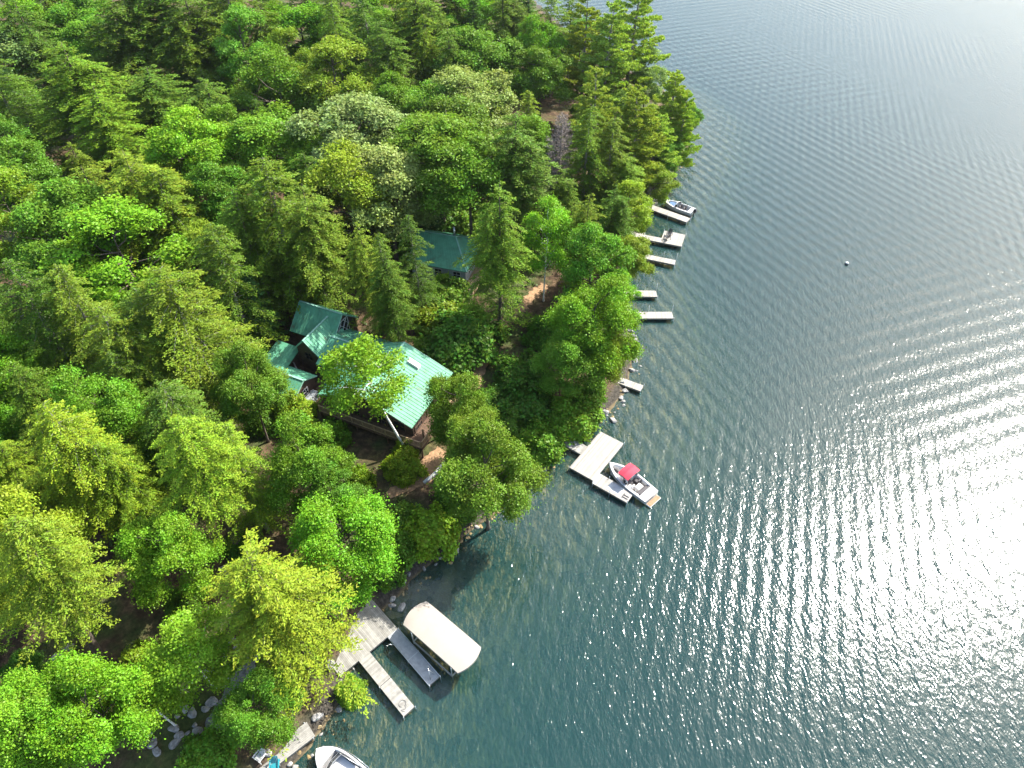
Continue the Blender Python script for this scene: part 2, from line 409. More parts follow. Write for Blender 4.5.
def conifer(seed, H=18., Rr=3.7, base=.1, nb=150, la=.125, lb=.045, nt_=15, nlf=9, pw=.6, droop=.22, mat='needle', tops=1, tipk=1.0, tk=1.0):
    rng = np.random.default_rng(seed); rnd = random.Random(seed)
    t = MB(); r0 = H * .0125 * tk
    PP, AA, BB, TT, RR = [], [], [], [], []
    for tp in range(tops):
        ox, oy = (0, 0) if tp == 0 else (rnd.uniform(-1, 1) * Rr * .35, rnd.uniform(-1, 1) * Rr * .35)
        Ht = H if tp == 0 else H * rnd.uniform(.78, .92)
        z0 = 0 if tp == 0 else H * .35
        sw = rnd.uniform(-.3, .3)
        def ax(z):
            f = max(0, min(1, (z - z0) / (Ht - z0)))
            return np.array([ox * min(1, f * 2.2) + sw * math.sin(f * 3), oy * min(1, f * 2.2) + sw * .5 * math.sin(f * 4 + 1), z])
        zs = np.linspace(z0, Ht, 8)
        t.tube([ax(z) for z in zs], [r0 * (1.35 if i == 0 and tp == 0 else 1) * (1 - i / 7) ** .8 * (1 if tp == 0 else .6) + .012 for i in range(8)], 8)
        for k in range(nb):
            f = base + (1 - base) * ((k + rnd.random()) / nb) ** .92
            L = Rr * (max(0, 1 - f) ** pw) * rnd.uniform(.66, 1.16) * (1 + .2 * math.sin(2.39996 * k * 2 + f * 9 + seed)) + .22
            if f < base + .12: L *= rnd.uniform(.55, .95)
            if tp: L *= .75
            if rnd.random() < .12: continue
            L *= rnd.choice([.7, .9, 1, 1, 1.1, 1.22])
            az = 2.39996 * k + rnd.uniform(-.5, .5); dirv = np.array([math.cos(az), math.sin(az), 0]); side = np.array([-math.sin(az), math.cos(az), 0])
            st = ax(z0 + (Ht - z0) * f if tp else Ht * f)
            el = rnd.uniform(.0, .34) + .5 * max(0, f - .8)
            def bp_(s_): return st + dirv * (L * s_) + np.array([0, 0, L * (el * s_ - (droop + .25 * el) * s_ * s_ * 1.5)])
            t.tube([bp_(0), bp_(.5), bp_(.95)], [max(.012, r0 * .22 * (1 - f) + .012), .014, .006], 4, False)
            n = max(3, int(nt_ * L / Rr * 1.3)); 
            ss = np.linspace(.12, 1, n)
            for s_ in ss:
                for sg in (-1, 1):
                    if rng.random() < .13: continue
                    tl = (.16 + .26 * L * (1 - .55 * s_) * (.5 + .5 * min(1, s_ * 3))) * rnd.uniform(.7, 1.25)
                    tl = min(tl, .95)
                    d = unit(dirv * (.75 + .35 * s_) + side * sg * rnd.uniform(.55, .95) + np.array([0, 0, rnd.uniform(-.22, .1)]))
                    q = np.linspace(.12, 1, nlf)
                    p_ = bp_(s_) + d * (q * tl)[:, None] + np.array([0, 0, -.28 * tl]) * (q * q)[:, None] + rng.normal(0, .06, (nlf, 3))
                    ang = rng.uniform(-1.3, 1.3, (nlf, 1)); sd2 = np.cross(d, [0, 0, 1.])
                    a_ = unit(d * np.cos(ang) + sd2 * np.sin(ang) + rng.normal(0, .22, (nlf, 3)))
                    nn = unit(np.array([0, 0, 1.]) + dirv * .3 + rng.normal(0, .35, 3) + rng.normal(0, .55, (nlf, 3)))
                    b_ = unit(np.cross(nn, a_)); s3 = rng.uniform(.75, 1.25, (nlf, 1))
                    PP.append(p_); AA.append(a_ * la * s3); BB.append(b_ * lb * s3)
                    RR.append(np.clip(rng.uniform(0, 1) * .65 + rng.random(nlf) * .35, 0, 1))
                    TT.append(np.clip((q * .55 + .45 * s_ - .35) * 1.25, 0, 1) * rnd.uniform(.35, 1.1))
    P = np.concatenate(PP); A = np.concatenate(AA); B = np.concatenate(BB); T = np.clip(np.concatenate(TT), 0, 1) * tipk
    crown = quad_mesh('crown', P, A, B, M[mat], {'rnd': np.concatenate(RR), 'tip': T})
    return t.mesh('trunk', M['grey_bark' if seed % 2 else 'bark']), crown, H, Rr

def pine(seed, H=22., Rr=4.2, levels=12):
    rng = np.random.default_rng(seed); rnd = random.Random(seed)
    t = MB(); r0 = H * .0125
    sw = rnd.uniform(-.5, .5)
    def ax(z): return np.array([sw * math.sin(z / H * 3), .4 * sw * math.sin(z / H * 5), z])
    t.tube([ax(z) for z in np.linspace(0, H, 9)], [r0 * (1 - i / 8) ** .8 * 1.1 + .015 for i in range(9)], 8)
    PP, AA, BB, TT = [], [], [], []
    for lv in range(levels):
        f = .25 + .74 * lv / (levels - 1)
        env = (1 - f) ** .55 * (.55 + .45 * min(1, (f - .1) * 3))
        for k in range(6 if f < .9 else 4):
            L = Rr * env * rnd.uniform(.45, 1.25) + .35
            az = k * 1.257 + lv * .8 + rnd.uniform(-.35, .35); dirv = np.array([math.cos(az), math.sin(az), 0]); side = np.array([-math.sin(az), math.cos(az), 0])
            st = ax(H * f + rnd.uniform(-.4, .4)); el = rnd.uniform(.02, .25) + (.6 if f > .9 else 0)
            def bp_(s_): return st + dirv * L * s_ + np.array([0, 0, L * (el * s_ + .12 * s_ * s_)])
            t.tube([bp_(0), bp_(.5), bp_(1)], [.05 * (1.2 - f) + .015, .028, .01], 5, False)
            n = max(4, int(L * 6.5))
            for s_ in np.linspace(.3, 1.02, n):
                for q in range(3):
                    w_ = (.25 + .3 * L * (1 - abs(s_ - .65))) * rnd.uniform(-1, 1) * .75
                    cc = bp_(s_) + side * w_ + dirv * abs(w_) * .4 + np.array([0, 0, rnd.uniform(.02, .22)])
                    kq = 18
                    dd = unit(rng.normal(0, 1, (kq, 3)) + np.array([0, 0, .55]) + dirv * .6)
                    PP.append(cc + dd * .14); AA.append(dd * .17); BB.append(unit(np.cross(dd, rng.normal(0, 1, (kq, 3)))) * .055)
                    TT.append(np.full(kq, rnd.uniform(.0, .8) * s_))
    P = np.concatenate(PP)
    crown = quad_mesh('crown', P, np.concatenate(AA), np.concatenate(BB), M['needle'], {'rnd': rng.random(len(P)), 'tip': np.clip(np.concatenate(TT), 0, 1)})
    return t.mesh('trunk', M['grey_bark']), crown, H, Rr

def dead(seed, H=15., Rr=3.6):
    rng = np.random.default_rng(seed); rnd = random.Random(seed)
    t = MB(); t.tube([(0, 0, 0), (.1, 0, H * .5), (0, .1, H)], [.2, .12, .02], 7)
    PP, AA, BB = [], [], []
    for k in range(130):
        f = .22 + .78 * k / 130; L = Rr * (1 - f) ** .7 * rnd.uniform(.6, 1.15) + .2; az = 2.4 * k
        d = np.array([math.cos(az), math.sin(az), .35]); s_ = np.array([0, 0, H * f])
        t.tube([s_, s_ + d * L * .6, s_ + d * L + np.array([0, 0, -.1 * L])], [.03, .02, .008], 4, False)
        n = int(L * 30)
        q = rng.uniform(.25, 1, (n, 1)); p_ = s_ + d * L * q
        dd = unit(rng.normal(0, 1, (n, 3)) + d * .8)
        PP.append(p_ + dd * .2); AA.append(dd * .26); BB.append(unit(np.cross(dd, rng.normal(0, 1, (n, 3)))) * .02)
    P = np.concatenate(PP)
    crown = quad_mesh('twigs', P, np.concatenate(AA), np.concatenate(BB), M['dead_twig'], {'rnd': rng.random(len(P))})
    return t.mesh('trunk', M['dead_twig']), crown, H, Rr

def shrub(seed, H=2.6, Rr=2.4, la=.13, lb=.085, n=13000, dense=True):
    rng = np.random.default_rng(seed); rnd = random.Random(seed)
    t = MB()
    for k in range(9):
        a = 2.4 * k; r = Rr * rnd.uniform(.3, .7)
        t.tube([(0, 0, 0), (math.cos(a) * r * .5, math.sin(a) * r * .5, H * .4), (math.cos(a) * r, math.sin(a) * r, H * .72)], [.06, .04, .012], 5)
    cl = []
    for k in range(150):
        d = rng.normal(0, 1, 3); d[2] = abs(d[2]) * .9 + .02; d /= np.linalg.norm(d)
        bump_ = 1 + .2 * math.sin(d[0] * 6 + seed) * math.sin(d[1] * 5 + seed * 2)
        cl.append((d * np.array([Rr, Rr, H * .95]) * bump_ * rnd.uniform(.72, 1.06), d))
    per = n // 150
    P = np.concatenate([c_ + rng.normal(0, 1, (per, 3)) * np.array([.26, .26, .16]) for c_, d in cl]); O = np.concatenate([np.tile(d, (per, 1)) for c_, d in cl])
    T = np.concatenate([np.full(per, rng.uniform(0, .8)) for c_ in cl])
    P[:, 2] = np.maximum(P[:, 2], .05)
    A, B = leaves(rng, P, O, .6, .6, .5, la, lb)
    crown = quad_mesh('foliage', P, A, B, M['leaf'], {'rnd': rng.random(len(P)), 'tip': T * .5})
    return t.mesh('stem', M['bark']), crown, H, Rr

PROTO = {
 'broadleaf_tree': [broadleaf(11, base=.12), broadleaf(12, nl=21, lobe=(1.0, 1.6), ncl=15, base=.12), broadleaf(13, nl=15, lobe=(1.4, 2.1), ncl=20, base=.1), broadleaf(14, nl=18, squash=.65, base=.35)],
 'near_broadleaf_tree': [broadleaf(21, H=13, nl=18, ncl=24, nlf=150, la=.092, lb=.062, base=.2), broadleaf(22, H=13, nl=22, lobe=(1.0, 1.6), ncl=21, nlf=150, la=.09, lb=.06, base=.2)],
 'hemlock_tree': [conifer(31, Rr=4.2, pw=.5), conifer(32, Rr=4.2, tops=2, nb=115, pw=.5), conifer(33, Rr=4.0, pw=.42), conifer(34, Rr=4.2, tops=3, nb=95, pw=.5)],
 'near_hemlock_tree': [conifer(41, nb=180, nt_=18, nlf=9, la=.105, lb=.04, Rr=4.4, pw=.5), conifer(42, nb=135, nt_=18, nlf=9, la=.105, lb=.04, Rr=4.4, tops=2, pw=.48), conifer(43, nb=115, nt_=18, nlf=9, la=.105, lb=.04, Rr=4.4, tops=3, pw=.48), conifer(44, nb=165, nt_=18, nlf=9, la=.105, lb=.04, Rr=4.4, pw=.45, base=.4, tk=1.5)],
 'spruce_tree': [conifer(51, Rr=2.7, pw=.95, droop=.12, tipk=.5), conifer(52, Rr=2.9, pw=.9, droop=.15, tipk=.5)],
 'birch_tree': [broadleaf(61, H=14, Rr=3.6, nl=17, ncl=17, nlf=105, la=.095, lb=.065, lobe=(.9, 1.4), open_=.2, barkm='birch_bark', base=.2), broadleaf(62, H=14, Rr=3.6, nl=14, ncl=15, nlf=95, la=.095, lb=.065, lobe=(.9, 1.4), open_=.2, barkm='birch_bark', base=.36)],
 'white_pine_tree': [pine(71, levels=15), pine(72, levels=17), pine(73, levels=13)],
 'dead_tree': [dead(81)],
 'shrub': [shrub(91), shrub(92), shrub(93)],
}
TINT = {
 'hemlock': [(.095, .18, .018), (.15, .245, .02), (.175, .275, .02), (.19, .28, .018)],
 'broadleaf': [(.075, .185, .018), (.125, .265, .022), (.15, .32, .018), (.225, .33, .085), (.205, .31, .022), (.13, .225, .02)],
 'spruce': [(.07, .15, .022), (.075, .16, .026), (.07, .18, .05)],
 'birch': [(.15, .3, .025), (.15, .31, .025), (.175, .345, .018)],
 'pine': [(.19, .31, .045), (.25, .37, .045), (.26, .36, .045)],
 'shrub': [(.075, .165, .014), (.115, .225, .016), (.19, .29, .016)],
 'dead': [(.3, .2, .2)],
}
KIND = {'hemlock': 'hemlock_tree', 'maple': 'broadleaf_tree', 'spruce': 'spruce_tree', 'birch': 'birch_tree', 'pine': 'white_pine_tree', 'dead': 'dead_tree', 'shrub': 'shrub'}
TREES = [
('hemlock', -80.05, 121.84, 15.26, 20.52, 0, 2.03, 1, 'dark green hemlock, leftmost of three, in the top left corner', 'hemlocks of the lakeside forest', 'tree'),
('hemlock', -76.08, 102.8, 15.48, 19.44, 0, 2.48, 0, 'dark green hemlock at the left edge, one eighth down', 'hemlocks of the lakeside forest', 'tree'),
('maple', -83.18, 120.64, 14.1, 18.36, 3, 0.45, 0, 'pale green leafy tree, left of two, at the left edge, one eighth down', 'leafy trees of the lakeside forest', 'tree'),
('maple', -77.98, 133.66, 14.68, 19.44, 1, 2.3, 0, 'green leafy tree, left of two, at the top edge near the left', 'leafy trees of the lakeside forest', 'tree'),
('maple', -72.56, 125.16, 11.8, 16.2, 1, 5.71, 1, 'green leafy tree, right of two, at the top edge near the left', 'leafy trees of the lakeside forest', 'tree'),
('hemlock', -60.85, 129.45, 22.53, 23.76, 0, 0.24, 3, 'dark green hemlock, leftmost of four, at the top edge, a fifth across', 'hemlocks of the lakeside forest', 'tree'),
('hemlock', -65.92, 126.82, 17.93, 21.6, 0, 2.63, 1, 'dark green hemlock at the top edge near the left', 'hemlocks of the lakeside forest', 'tree'),
('hemlock', -54.8, 126.67, 19.09, 21.6, 0, 0.57, 3, 'dark green hemlock, second of four from left, at the top edge, a fifth across', 'hemlocks of the lakeside forest', 'tree'),
('hemlock', -49.54, 132.43, 18.5, 22.68, 0, 0.37, 0, 'dark green hemlock, rightmost of four, at the top edge, a fifth across', 'hemlocks of the lakeside forest', 'tree'),
('hemlock', -44.74, 131.64, 12.98, 18.36, 0, 5.95, 0, 'yellow green hemlock overhanging the weathered grey two fingered dock', 'hemlocks of the lakeside forest', 'tree'),
('hemlock', -65.65, 104.24, 17.52, 20.52, 1, 3.62, 3, 'olive green hemlock, left of two, in the upper left forest, further left', 'hemlocks of the lakeside forest', 'tree'),
('hemlock', -58.25, 97.18, 14.21, 17.28, 1, 0.31, 1, 'olive green hemlock, middle of three, in the left forest, one fifth down', 'hemlocks of the lakeside forest', 'tree'),
('hemlock', -55.34, 107.24, 16.39, 16.2, 0, 0.29, 1, 'dark green hemlock, leftmost of three, in the upper left forest below the edge', 'hemlocks of the lakeside forest', 'tree'),
('hemlock', -47.2, 106.77, 14.42, 15.12, 0, 1.82, 1, 'dark green hemlock, rightmost of three, in the upper left forest below the edge', 'hemlocks of the lakeside forest', 'tree'),
('maple', -39.32, 136.89, 16.64, 18.36, 2, 3.4, 2, 'bright green leafy tree, rightmost of three, at the top edge, a quarter across', 'leafy trees of the lakeside forest', 'tree'),
('maple', -29.43, 115.11, 14.26, 18.36, 4, 3.52, 1, 'yellow green leafy tree, left of two, in the far forest behind the lodge', 'leafy trees of the lakeside forest', 'tree'),
('maple', -38.51, 112.52, 13.62, 17.28, 1, 0.65, 1, 'green leafy tree in the far forest left of the lodge', 'leafy trees of the lakeside forest', 'tree'),
('hemlock', -25.46, 130.08, 13.93, 20.52, 0, 2.34, 0, 'dark green hemlock, fourth of five from left, at the top edge, a third across', 'hemlocks of the lakeside forest', 'tree'),
('hemlock', -21.41, 121.73, 13.35, 19.44, 0, 3.54, 1, 'dark green hemlock, rightmost of five, at the top edge, a third across', 'hemlocks of the lakeside forest', 'tree'),
('hemlock', -16.46, 133.6, 15.49, 22.68, 0, 3.12, 3, 'dark green hemlock, leftmost of three, at the top edge, two fifths across', 'hemlocks of the lakeside forest', 'tree'),
('hemlock', -10.57, 120.4, 10.62, 19.44, 0, 4.88, 3, 'dark green hemlock, middle of three, at the top edge, two fifths across', 'hemlocks of the lakeside forest', 'tree'),
('hemlock', -11.25, 144.09, 15.07, 21.6, 0, 3.68, 3, 'dark green hemlock, rightmost of three, at the top edge, two fifths across', 'hemlocks of the lakeside forest', 'tree'),
('maple', -7.36, 140.92, 12.46, 18.36, 2, 2.27, 1, 'bright green leafy tree, right of two, at the top edge, two fifths across', 'leafy trees of the lakeside forest', 'tree'),
('hemlock', -1.08, 137.4, 13.56, 21.6, 0, 4.99, 1, 'dark green hemlock, leftmost of three, at the top edge beside the water', 'hemlocks of the lakeside forest', 'tree'),
('spruce', 2.98, 142.17, 8.7, 20, 0, 0.51, 2, 'dark green spruce at the top edge beside the water', 'spruces of the lakeside forest', 'tree'),
('hemlock', 7.65, 141.65, 10.1, 19, 1, 3.3, 2, 'olive green hemlock, rightmost of three, at the top edge beside the water', 'hemlocks of the lakeside forest', 'tree'),
('hemlock', -31.76, 141.25, 14.84, 20.52, 0, 4.58, 2, 'dark green hemlock, third of five from left, at the top edge, a third across', 'hemlocks of the lakeside forest', 'tree'),
('hemlock', -39.58, 143.49, 15.01, 20.52, 0, 3.82, 0, 'dark green hemlock, right of two, at the top edge, a quarter across', 'hemlocks of the lakeside forest', 'tree'),
('maple', -6.01, 124.28, 15.62, 18.36, 1, 0.74, 3, 'green leafy tree, third of four from left, between the far shore and dead tree', 'leafy trees of the lakeside forest', 'tree'),
('maple', -6.66, 107.05, 14.87, 19.44, 3, 1.04, 2, 'pale green leafy tree, second of four from left, between the far shore and dead tree', 'leafy trees of the lakeside forest', 'tree'),
('maple', 5.25, 122.1, 10.92, 17, 5, 0.95, 3, 'dull green leafy tree, rightmost of four, between the far shore and dead tree', 'leafy trees of the lakeside forest', 'tree'),
('maple', -19.3, 108.6, 10.77, 17.28, 1, 2.65, 0, 'green leafy tree, right of two, in the far forest behind the lodge', 'leafy trees of the lakeside forest', 'tree'),
('maple', -14.05, 108.38, 11.9, 16.2, 1, 4.8, 2, 'green leafy tree, left of two, in the far forest behind the cottage', 'leafy trees of the lakeside forest', 'tree'),
('maple', -34.34, 93.74, 14.76, 17.28, 1, 2.14, 2, 'green leafy tree, right of two, behind the lodge, left of its chimney', 'leafy trees of the lakeside forest', 'tree'),
('maple', -23.02, 93.51, 16.2, 19.44, 3, 3.73, 3, 'pale green leafy tree, middle of three, straight behind the lodge, one fifth down', 'leafy trees of the lakeside forest', 'tree'),
('maple', -16.45, 82.27, 13.51, 19.44, 3, 0.43, 0, 'pale green leafy tree beside and behind the grey cottage', 'leafy trees of the lakeside forest', 'tree'),
('maple', -44.66, 90.36, 12.08, 17.28, 2, 5.93, 3, 'bright green leafy tree, third of four from left, left of forest centre, fifth down', 'leafy trees of the lakeside forest', 'tree'),
('maple', -38.18, 80.44, 9.88, 16.2, 1, 4.38, 0, 'green leafy tree, rightmost of four, left of forest centre, fifth down', 'leafy trees of the lakeside forest', 'tree'),
('maple', -28.32, 91.68, 10.59, 16.2, 1, 0.38, 2, 'green leafy tree, leftmost of three, straight behind the lodge, one fifth down', 'leafy trees of the lakeside forest', 'tree'),
('hemlock', -45.94, 75.55, 15.79, 19.44, 1, 4.06, 3, 'olive green hemlock left of forest centre, fifth down', 'hemlocks of the lakeside forest', 'tree'),
('hemlock', -51.32, 74.68, 11.14, 17.28, 1, 1.79, 3, 'olive green hemlock in the left forest, nearly a third down', 'hemlocks of the lakeside forest', 'tree'),
('hemlock', -41.99, 74.82, 11.19, 17.28, 1, 5.57, 2, 'olive green hemlock left of the lodge, nearly a third down', 'hemlocks of the lakeside forest', 'tree'),
('maple', -53.02, 71.15, 13.24, 18.36, 1, 2.23, 0, 'green leafy tree, right of two, at the left edge, nearly a third down', 'leafy trees of the lakeside forest', 'tree'),
('maple', -45.2, 66.49, 14.4, 17.28, 2, 3.1, 1, 'bright green leafy tree in the left forest, nearly a third down', 'leafy trees of the lakeside forest', 'tree'),
('maple', -60.76, 73.23, 11.54, 17.28, 4, 4.82, 1, 'yellow green leafy tree, left of two, at the left edge, nearly a third down', 'leafy trees of the lakeside forest', 'tree'),
('maple', -65.57, 83.46, 9.86, 16.2, 1, 4.64, 3, 'green leafy tree, middle of three, at the left edge, one fifth down', 'leafy trees of the lakeside forest', 'tree'),
('hemlock', -47.84, 54.11, 9.8, 19.44, 0, 2.46, 3, 'dark green hemlock, rightmost of three, at the left edge, two fifths down', 'hemlocks of the lakeside forest', 'tree'),
('hemlock', -44.11, 54.69, 9.98, 18.36, 1, 0.51, 3, 'olive green hemlock, left of two, in the left forest level with the lodge', 'hemlocks of the lakeside forest', 'tree'),
('hemlock', -38.57, 50.2, 10.16, 17.28, 1, 2.52, 2, 'olive green hemlock, right of two, in the left forest level with the lodge', 'hemlocks of the lakeside forest', 'tree'),
('hemlock', -32.77, 53.64, 14.47, 19.44, 1, 5.55, 3, 'olive green hemlock, rightmost of three, left of the lodge, level with its chimney', 'hemlocks of the lakeside forest', 'tree'),
('hemlock', -37.07, 52.91, 10.46, 17.28, 0, 5.43, 2, 'dark green hemlock, leftmost of three, left of the lodge, level with its chimney', 'hemlocks of the lakeside forest', 'tree'),
('hemlock', -27.48, 70.86, 11.98, 21.6, 1, 4.44, 2, 'olive green hemlock, right of two, above the low sheds, behind the lodge', 'hemlocks of the lakeside forest', 'tree'),
('hemlock', -24.04, 69.26, 10.54, 19.44, 1, 4.29, 3, 'olive green hemlock, left of two, just behind the diamond windowed gable', 'hemlocks of the lakeside forest', 'tree'),
('hemlock', -30.59, 69.47, 9.11, 18.36, 0, 6.01, 1, 'dark green hemlock, left of two, above the low sheds, behind the lodge', 'hemlocks of the lakeside forest', 'tree'),
('maple', -20.79, 79.19, 12.53, 18.36, 4, 0.52, 1, 'yellow green leafy tree, rightmost of three, straight behind the lodge, one fifth down', 'leafy trees of the lakeside forest', 'tree'),
('hemlock', -16.73, 66.59, 6.11, 16.2, 1, 1.46, 1, 'olive green hemlock, leftmost of four, between the lodge and the grey cottage', 'hemlocks of the lakeside forest', 'tree'),
('hemlock', -13.7, 62.91, 6.9, 15.12, 0, 0.08, 1, 'dark green hemlock, third of four from left, between the lodge and the grey cottage', 'hemlocks of the lakeside forest', 'tree'),
('hemlock', -14.21, 64.43, 5.77, 16.2, 0, 1.65, 0, 'dark green hemlock, second of four from left, between the lodge and the grey cottage', 'hemlocks of the lakeside forest', 'tree'),
('hemlock', -11.78, 70.15, 5.39, 15.12, 0, 0.91, 2, 'dark green hemlock, rightmost of four, between the lodge and the grey cottage', 'hemlocks of the lakeside forest', 'tree'),
('spruce', -31.19, 64.84, 5.55, 10.8, 2, 3.83, 2, 'bluish spruce at the left end of the lodge roofs', 'spruces of the lakeside forest', 'tree'),
('hemlock', -31.78, 63.17, 9.18, 18.36, 0, 5.99, 0, 'dark green hemlock at the left end of the lodge roofs', 'hemlocks of the lakeside forest', 'tree'),
('hemlock', 0.0, 85.18, 13.69, 21.6, 0, 2.87, 3, 'dark green hemlock just left of the dead grey tree', 'hemlocks of the lakeside forest', 'tree'),
('maple', -9.89, 87.11, 15.46, 20.52, 5, 2.5, 3, 'dull green leafy tree behind the cottage, one fifth down', 'leafy trees of the lakeside forest', 'tree'),
('maple', -5.71, 84.37, 12.76, 18.36, 1, 0.65, 3, 'green leafy tree just left of the dead grey tree', 'leafy trees of the lakeside forest', 'tree'),
('maple', -8.48, 97.47, 13.95, 19.44, 5, 0.39, 0, 'dull green leafy tree, right of two, in the far forest behind the cottage', 'leafy trees of the lakeside forest', 'tree'),
('hemlock', -1.53, 67.13, 8.76, 21.6, 1, 6.18, 3, 'narrow upright conifer standing alone before the grey cottage, dark trunk showing', 'hemlocks of the lakeside forest', 'tree'),
('birch', 4.36, 74.94, 6.93, 15, 2, 1.02, 2, 'slender bright birch with a bare white stem inland of the docks', 'birches by the cabins', 'tree'),
('maple', 9.41, 68.64, 8.78, 17, 1, 3.77, 0, 'green leafy tree, leftmost of three, at the foot of the far docks', 'leafy trees of the lakeside forest', 'tree'),
('hemlock', 9.52, 75.18, 7.36, 16, 1, 0.0, 1, 'olive green hemlock, left of two, on shore at the far docks', 'hemlocks of the lakeside forest', 'tree'),
('maple', 9.39, 58.66, 9.77, 15, 2, 3.37, 2, 'bright green leafy tree beside the two straight docks', 'leafy trees of the lakeside forest', 'tree'),
('maple', 6.94, 55.07, 7.56, 12, 1, 3.85, 0, 'green leafy tree, left of two, on shore above the smallest dock', 'leafy trees of the lakeside forest', 'tree'),
('maple', 10.43, 57.3, 5.42, 11, 4, 5.49, 3, 'yellow green leafy tree, right of two, on shore above the smallest dock', 'leafy trees of the lakeside forest', 'tree'),
('maple', 25.28, 107.83, 6.92, 11, 1, 0.93, 2, 'green leafy tree, right of two, on shore just beyond the farthest dock', 'leafy trees of the lakeside forest', 'tree'),
('pine', 28.6, 110.11, 7.35, 15, 1, 6.0, 2, 'feathery green pine, right of two, on the outermost point of the shore', 'white pines on the point', 'tree'),
('maple', 22.94, 100.63, 6.67, 9, 4, 2.98, 0, 'yellow green leafy tree, left of two, on shore just beyond the farthest dock', 'leafy trees of the lakeside forest', 'tree'),
('maple', 33.03, 124.52, 5.02, 8, 1, 5.33, 3, 'small green leafy tree on the outermost point of the shore', 'leafy trees of the lakeside forest', 'tree'),
('dead', 7.13, 96.28, 9.19, 17, 0, 3.02, 2, 'grey dead tree around the dead grey tree', None, 'tree'),
('hemlock', 11.66, 147.75, 10.51, 18, 1, 0.54, 0, 'olive green hemlock on the far shore left of the pines', 'hemlocks of the lakeside forest', 'tree'),
('maple', 13.59, 144.0, 9.56, 14, 1, 3.01, 1, 'green leafy tree on the far shore left of the pines', 'leafy trees of the lakeside forest', 'tree'),
('hemlock', 16.35, 125.83, 7.96, 16, 1, 3.24, 1, 'olive green hemlock, middle of three, behind the outermost pines on the point', 'hemlocks of the lakeside forest', 'tree'),
('hemlock', 10.8, 94.1, 9.5, 19, 1, 0.92, 0, 'olive green hemlock, right of two, around the dead grey tree', 'hemlocks of the lakeside forest', 'tree'),
('pine', 21.79, 131.11, 13.1, 25, 1, 4.76, 2, 'feathery green pine by the tallest pines on the point', 'white pines on the point', 'tree'),
('pine', 16.45, 123.62, 12.66, 23, 1, 6.14, 0, 'feathery green pine, right of two, on the far shore left of the pines', 'white pines on the point', 'tree'),
('pine', 13.26, 129.23, 10.61, 23, 1, 4.37, 2, 'feathery green pine, left of two, on the far shore left of the pines', 'white pines on the point', 'tree'),
('pine', 25.57, 112.2, 9.64, 17, 1, 3.26, 1, 'feathery green pine, left of two, on the outermost point of the shore', 'white pines on the point', 'tree'),
('pine', 18.35, 100.62, 11.51, 19, 1, 2.23, 1, 'tallest pine on the point, its top against the water', 'white pines on the point', 'tree'),
('pine', 12.7, 104.13, 9.83, 20, 1, 3.34, 2, 'feathery green pine behind the outermost pines on the point', 'white pines on the point', 'tree'),
('maple', 25.29, 130.05, 6.96, 14, 3, 4.0, 1, 'pale green leafy tree by the tallest pines on the point', 'leafy trees of the lakeside forest', 'tree'),
('pine', 23.34, 105.84, 9.84, 13, 1, 5.06, 3, 'feathery green pine on shore just beyond the farthest dock', 'white pines on the point', 'tree'),
('maple', 17.1, 87.62, 7.23, 12, 4, 4.65, 1, 'yellow green leafy tree, right of two, on shore at the far docks', 'leafy trees of the lakeside forest', 'tree'),
('maple', 15.6, 76.92, 6.15, 11, 4, 1.26, 3, 'yellow green leafy tree, rightmost of three, at the foot of the far docks', 'leafy trees of the lakeside forest', 'tree'),
('maple', 12.63, 69.41, 5.52, 10, 2, 2.23, 0, 'bright green leafy tree, middle of three, at the foot of the far docks', 'leafy trees of the lakeside forest', 'tree'),
('hemlock', 14.13, 94.61, 8.82, 17, 1, 6.21, 2, 'olive green hemlock, left of two, on shore just beyond the farthest dock', 'hemlocks of the lakeside forest', 'tree'),
('hemlock', 16.91, 94.52, 8.49, 13, 1, 2.97, 1, 'olive green hemlock, right of two, on shore just beyond the farthest dock', 'hemlocks of the lakeside forest', 'tree'),
('hemlock', -36.3, 36.78, 8.95, 19, 2, 4.35, 2, 'olive green hemlock, left of two, in the left forest, three fifths down', 'hemlocks of the lakeside forest', 'tree'),
('hemlock', -35.01, 36.35, 6.82, 15, 2, 2.81, 2, 'olive green hemlock, right of two, in the left forest, three fifths down', 'hemlocks of the lakeside forest', 'tree'),
('hemlock', -26.34, 35.47, 9.0, 18.5, 2, 6.0, 3, 'big yellow olive hemlock above the clearing, left of the small sheds', 'hemlocks of the lakeside forest', 'tree', [-0.02, 0.01]),
('hemlock', -24.35, 37.83, 6.99, 15, 2, 0.51, 0, 'olive green hemlock right above the clearing with thick trunk', 'hemlocks of the lakeside forest', 'tree'),
('maple', -26.91, 48.94, 7.0, 13, 1, 1.42, 1, 'green leafy tree just left of the small sheds', 'leafy trees of the lakeside forest', 'tree'),
('hemlock', -38.05, 47.99, 6.89, 14, 0, 2.12, 3, 'dark green hemlock in the left forest, half way down', 'hemlocks of the lakeside forest', 'tree'),
('hemlock', -34.54, 24.24, 9.2, 20.5, 2, 3.92, 3, 'large yellow green hemlock at the left edge with a thick leaning trunk', 'hemlocks of the lakeside forest', 'tree', [-0.05, 0.1]),
('maple', -29.13, 30.58, 7.16, 12, 2, 3.01, 2, 'bright green leafy tree left of the clearing with thick trunk', 'leafy trees of the lakeside forest', 'tree'),
('maple', -19.55, 39.82, 7.36, 13, 1, 5.02, 0, 'green leafy tree below the sheds, above the canopy dock', 'leafy trees of the lakeside forest', 'tree'),
('maple', -16.82, 37.05, 5.77, 10, 1, 5.24, 0, 'green leafy tree left of the mulch path', 'leafy trees of the lakeside forest', 'tree'),
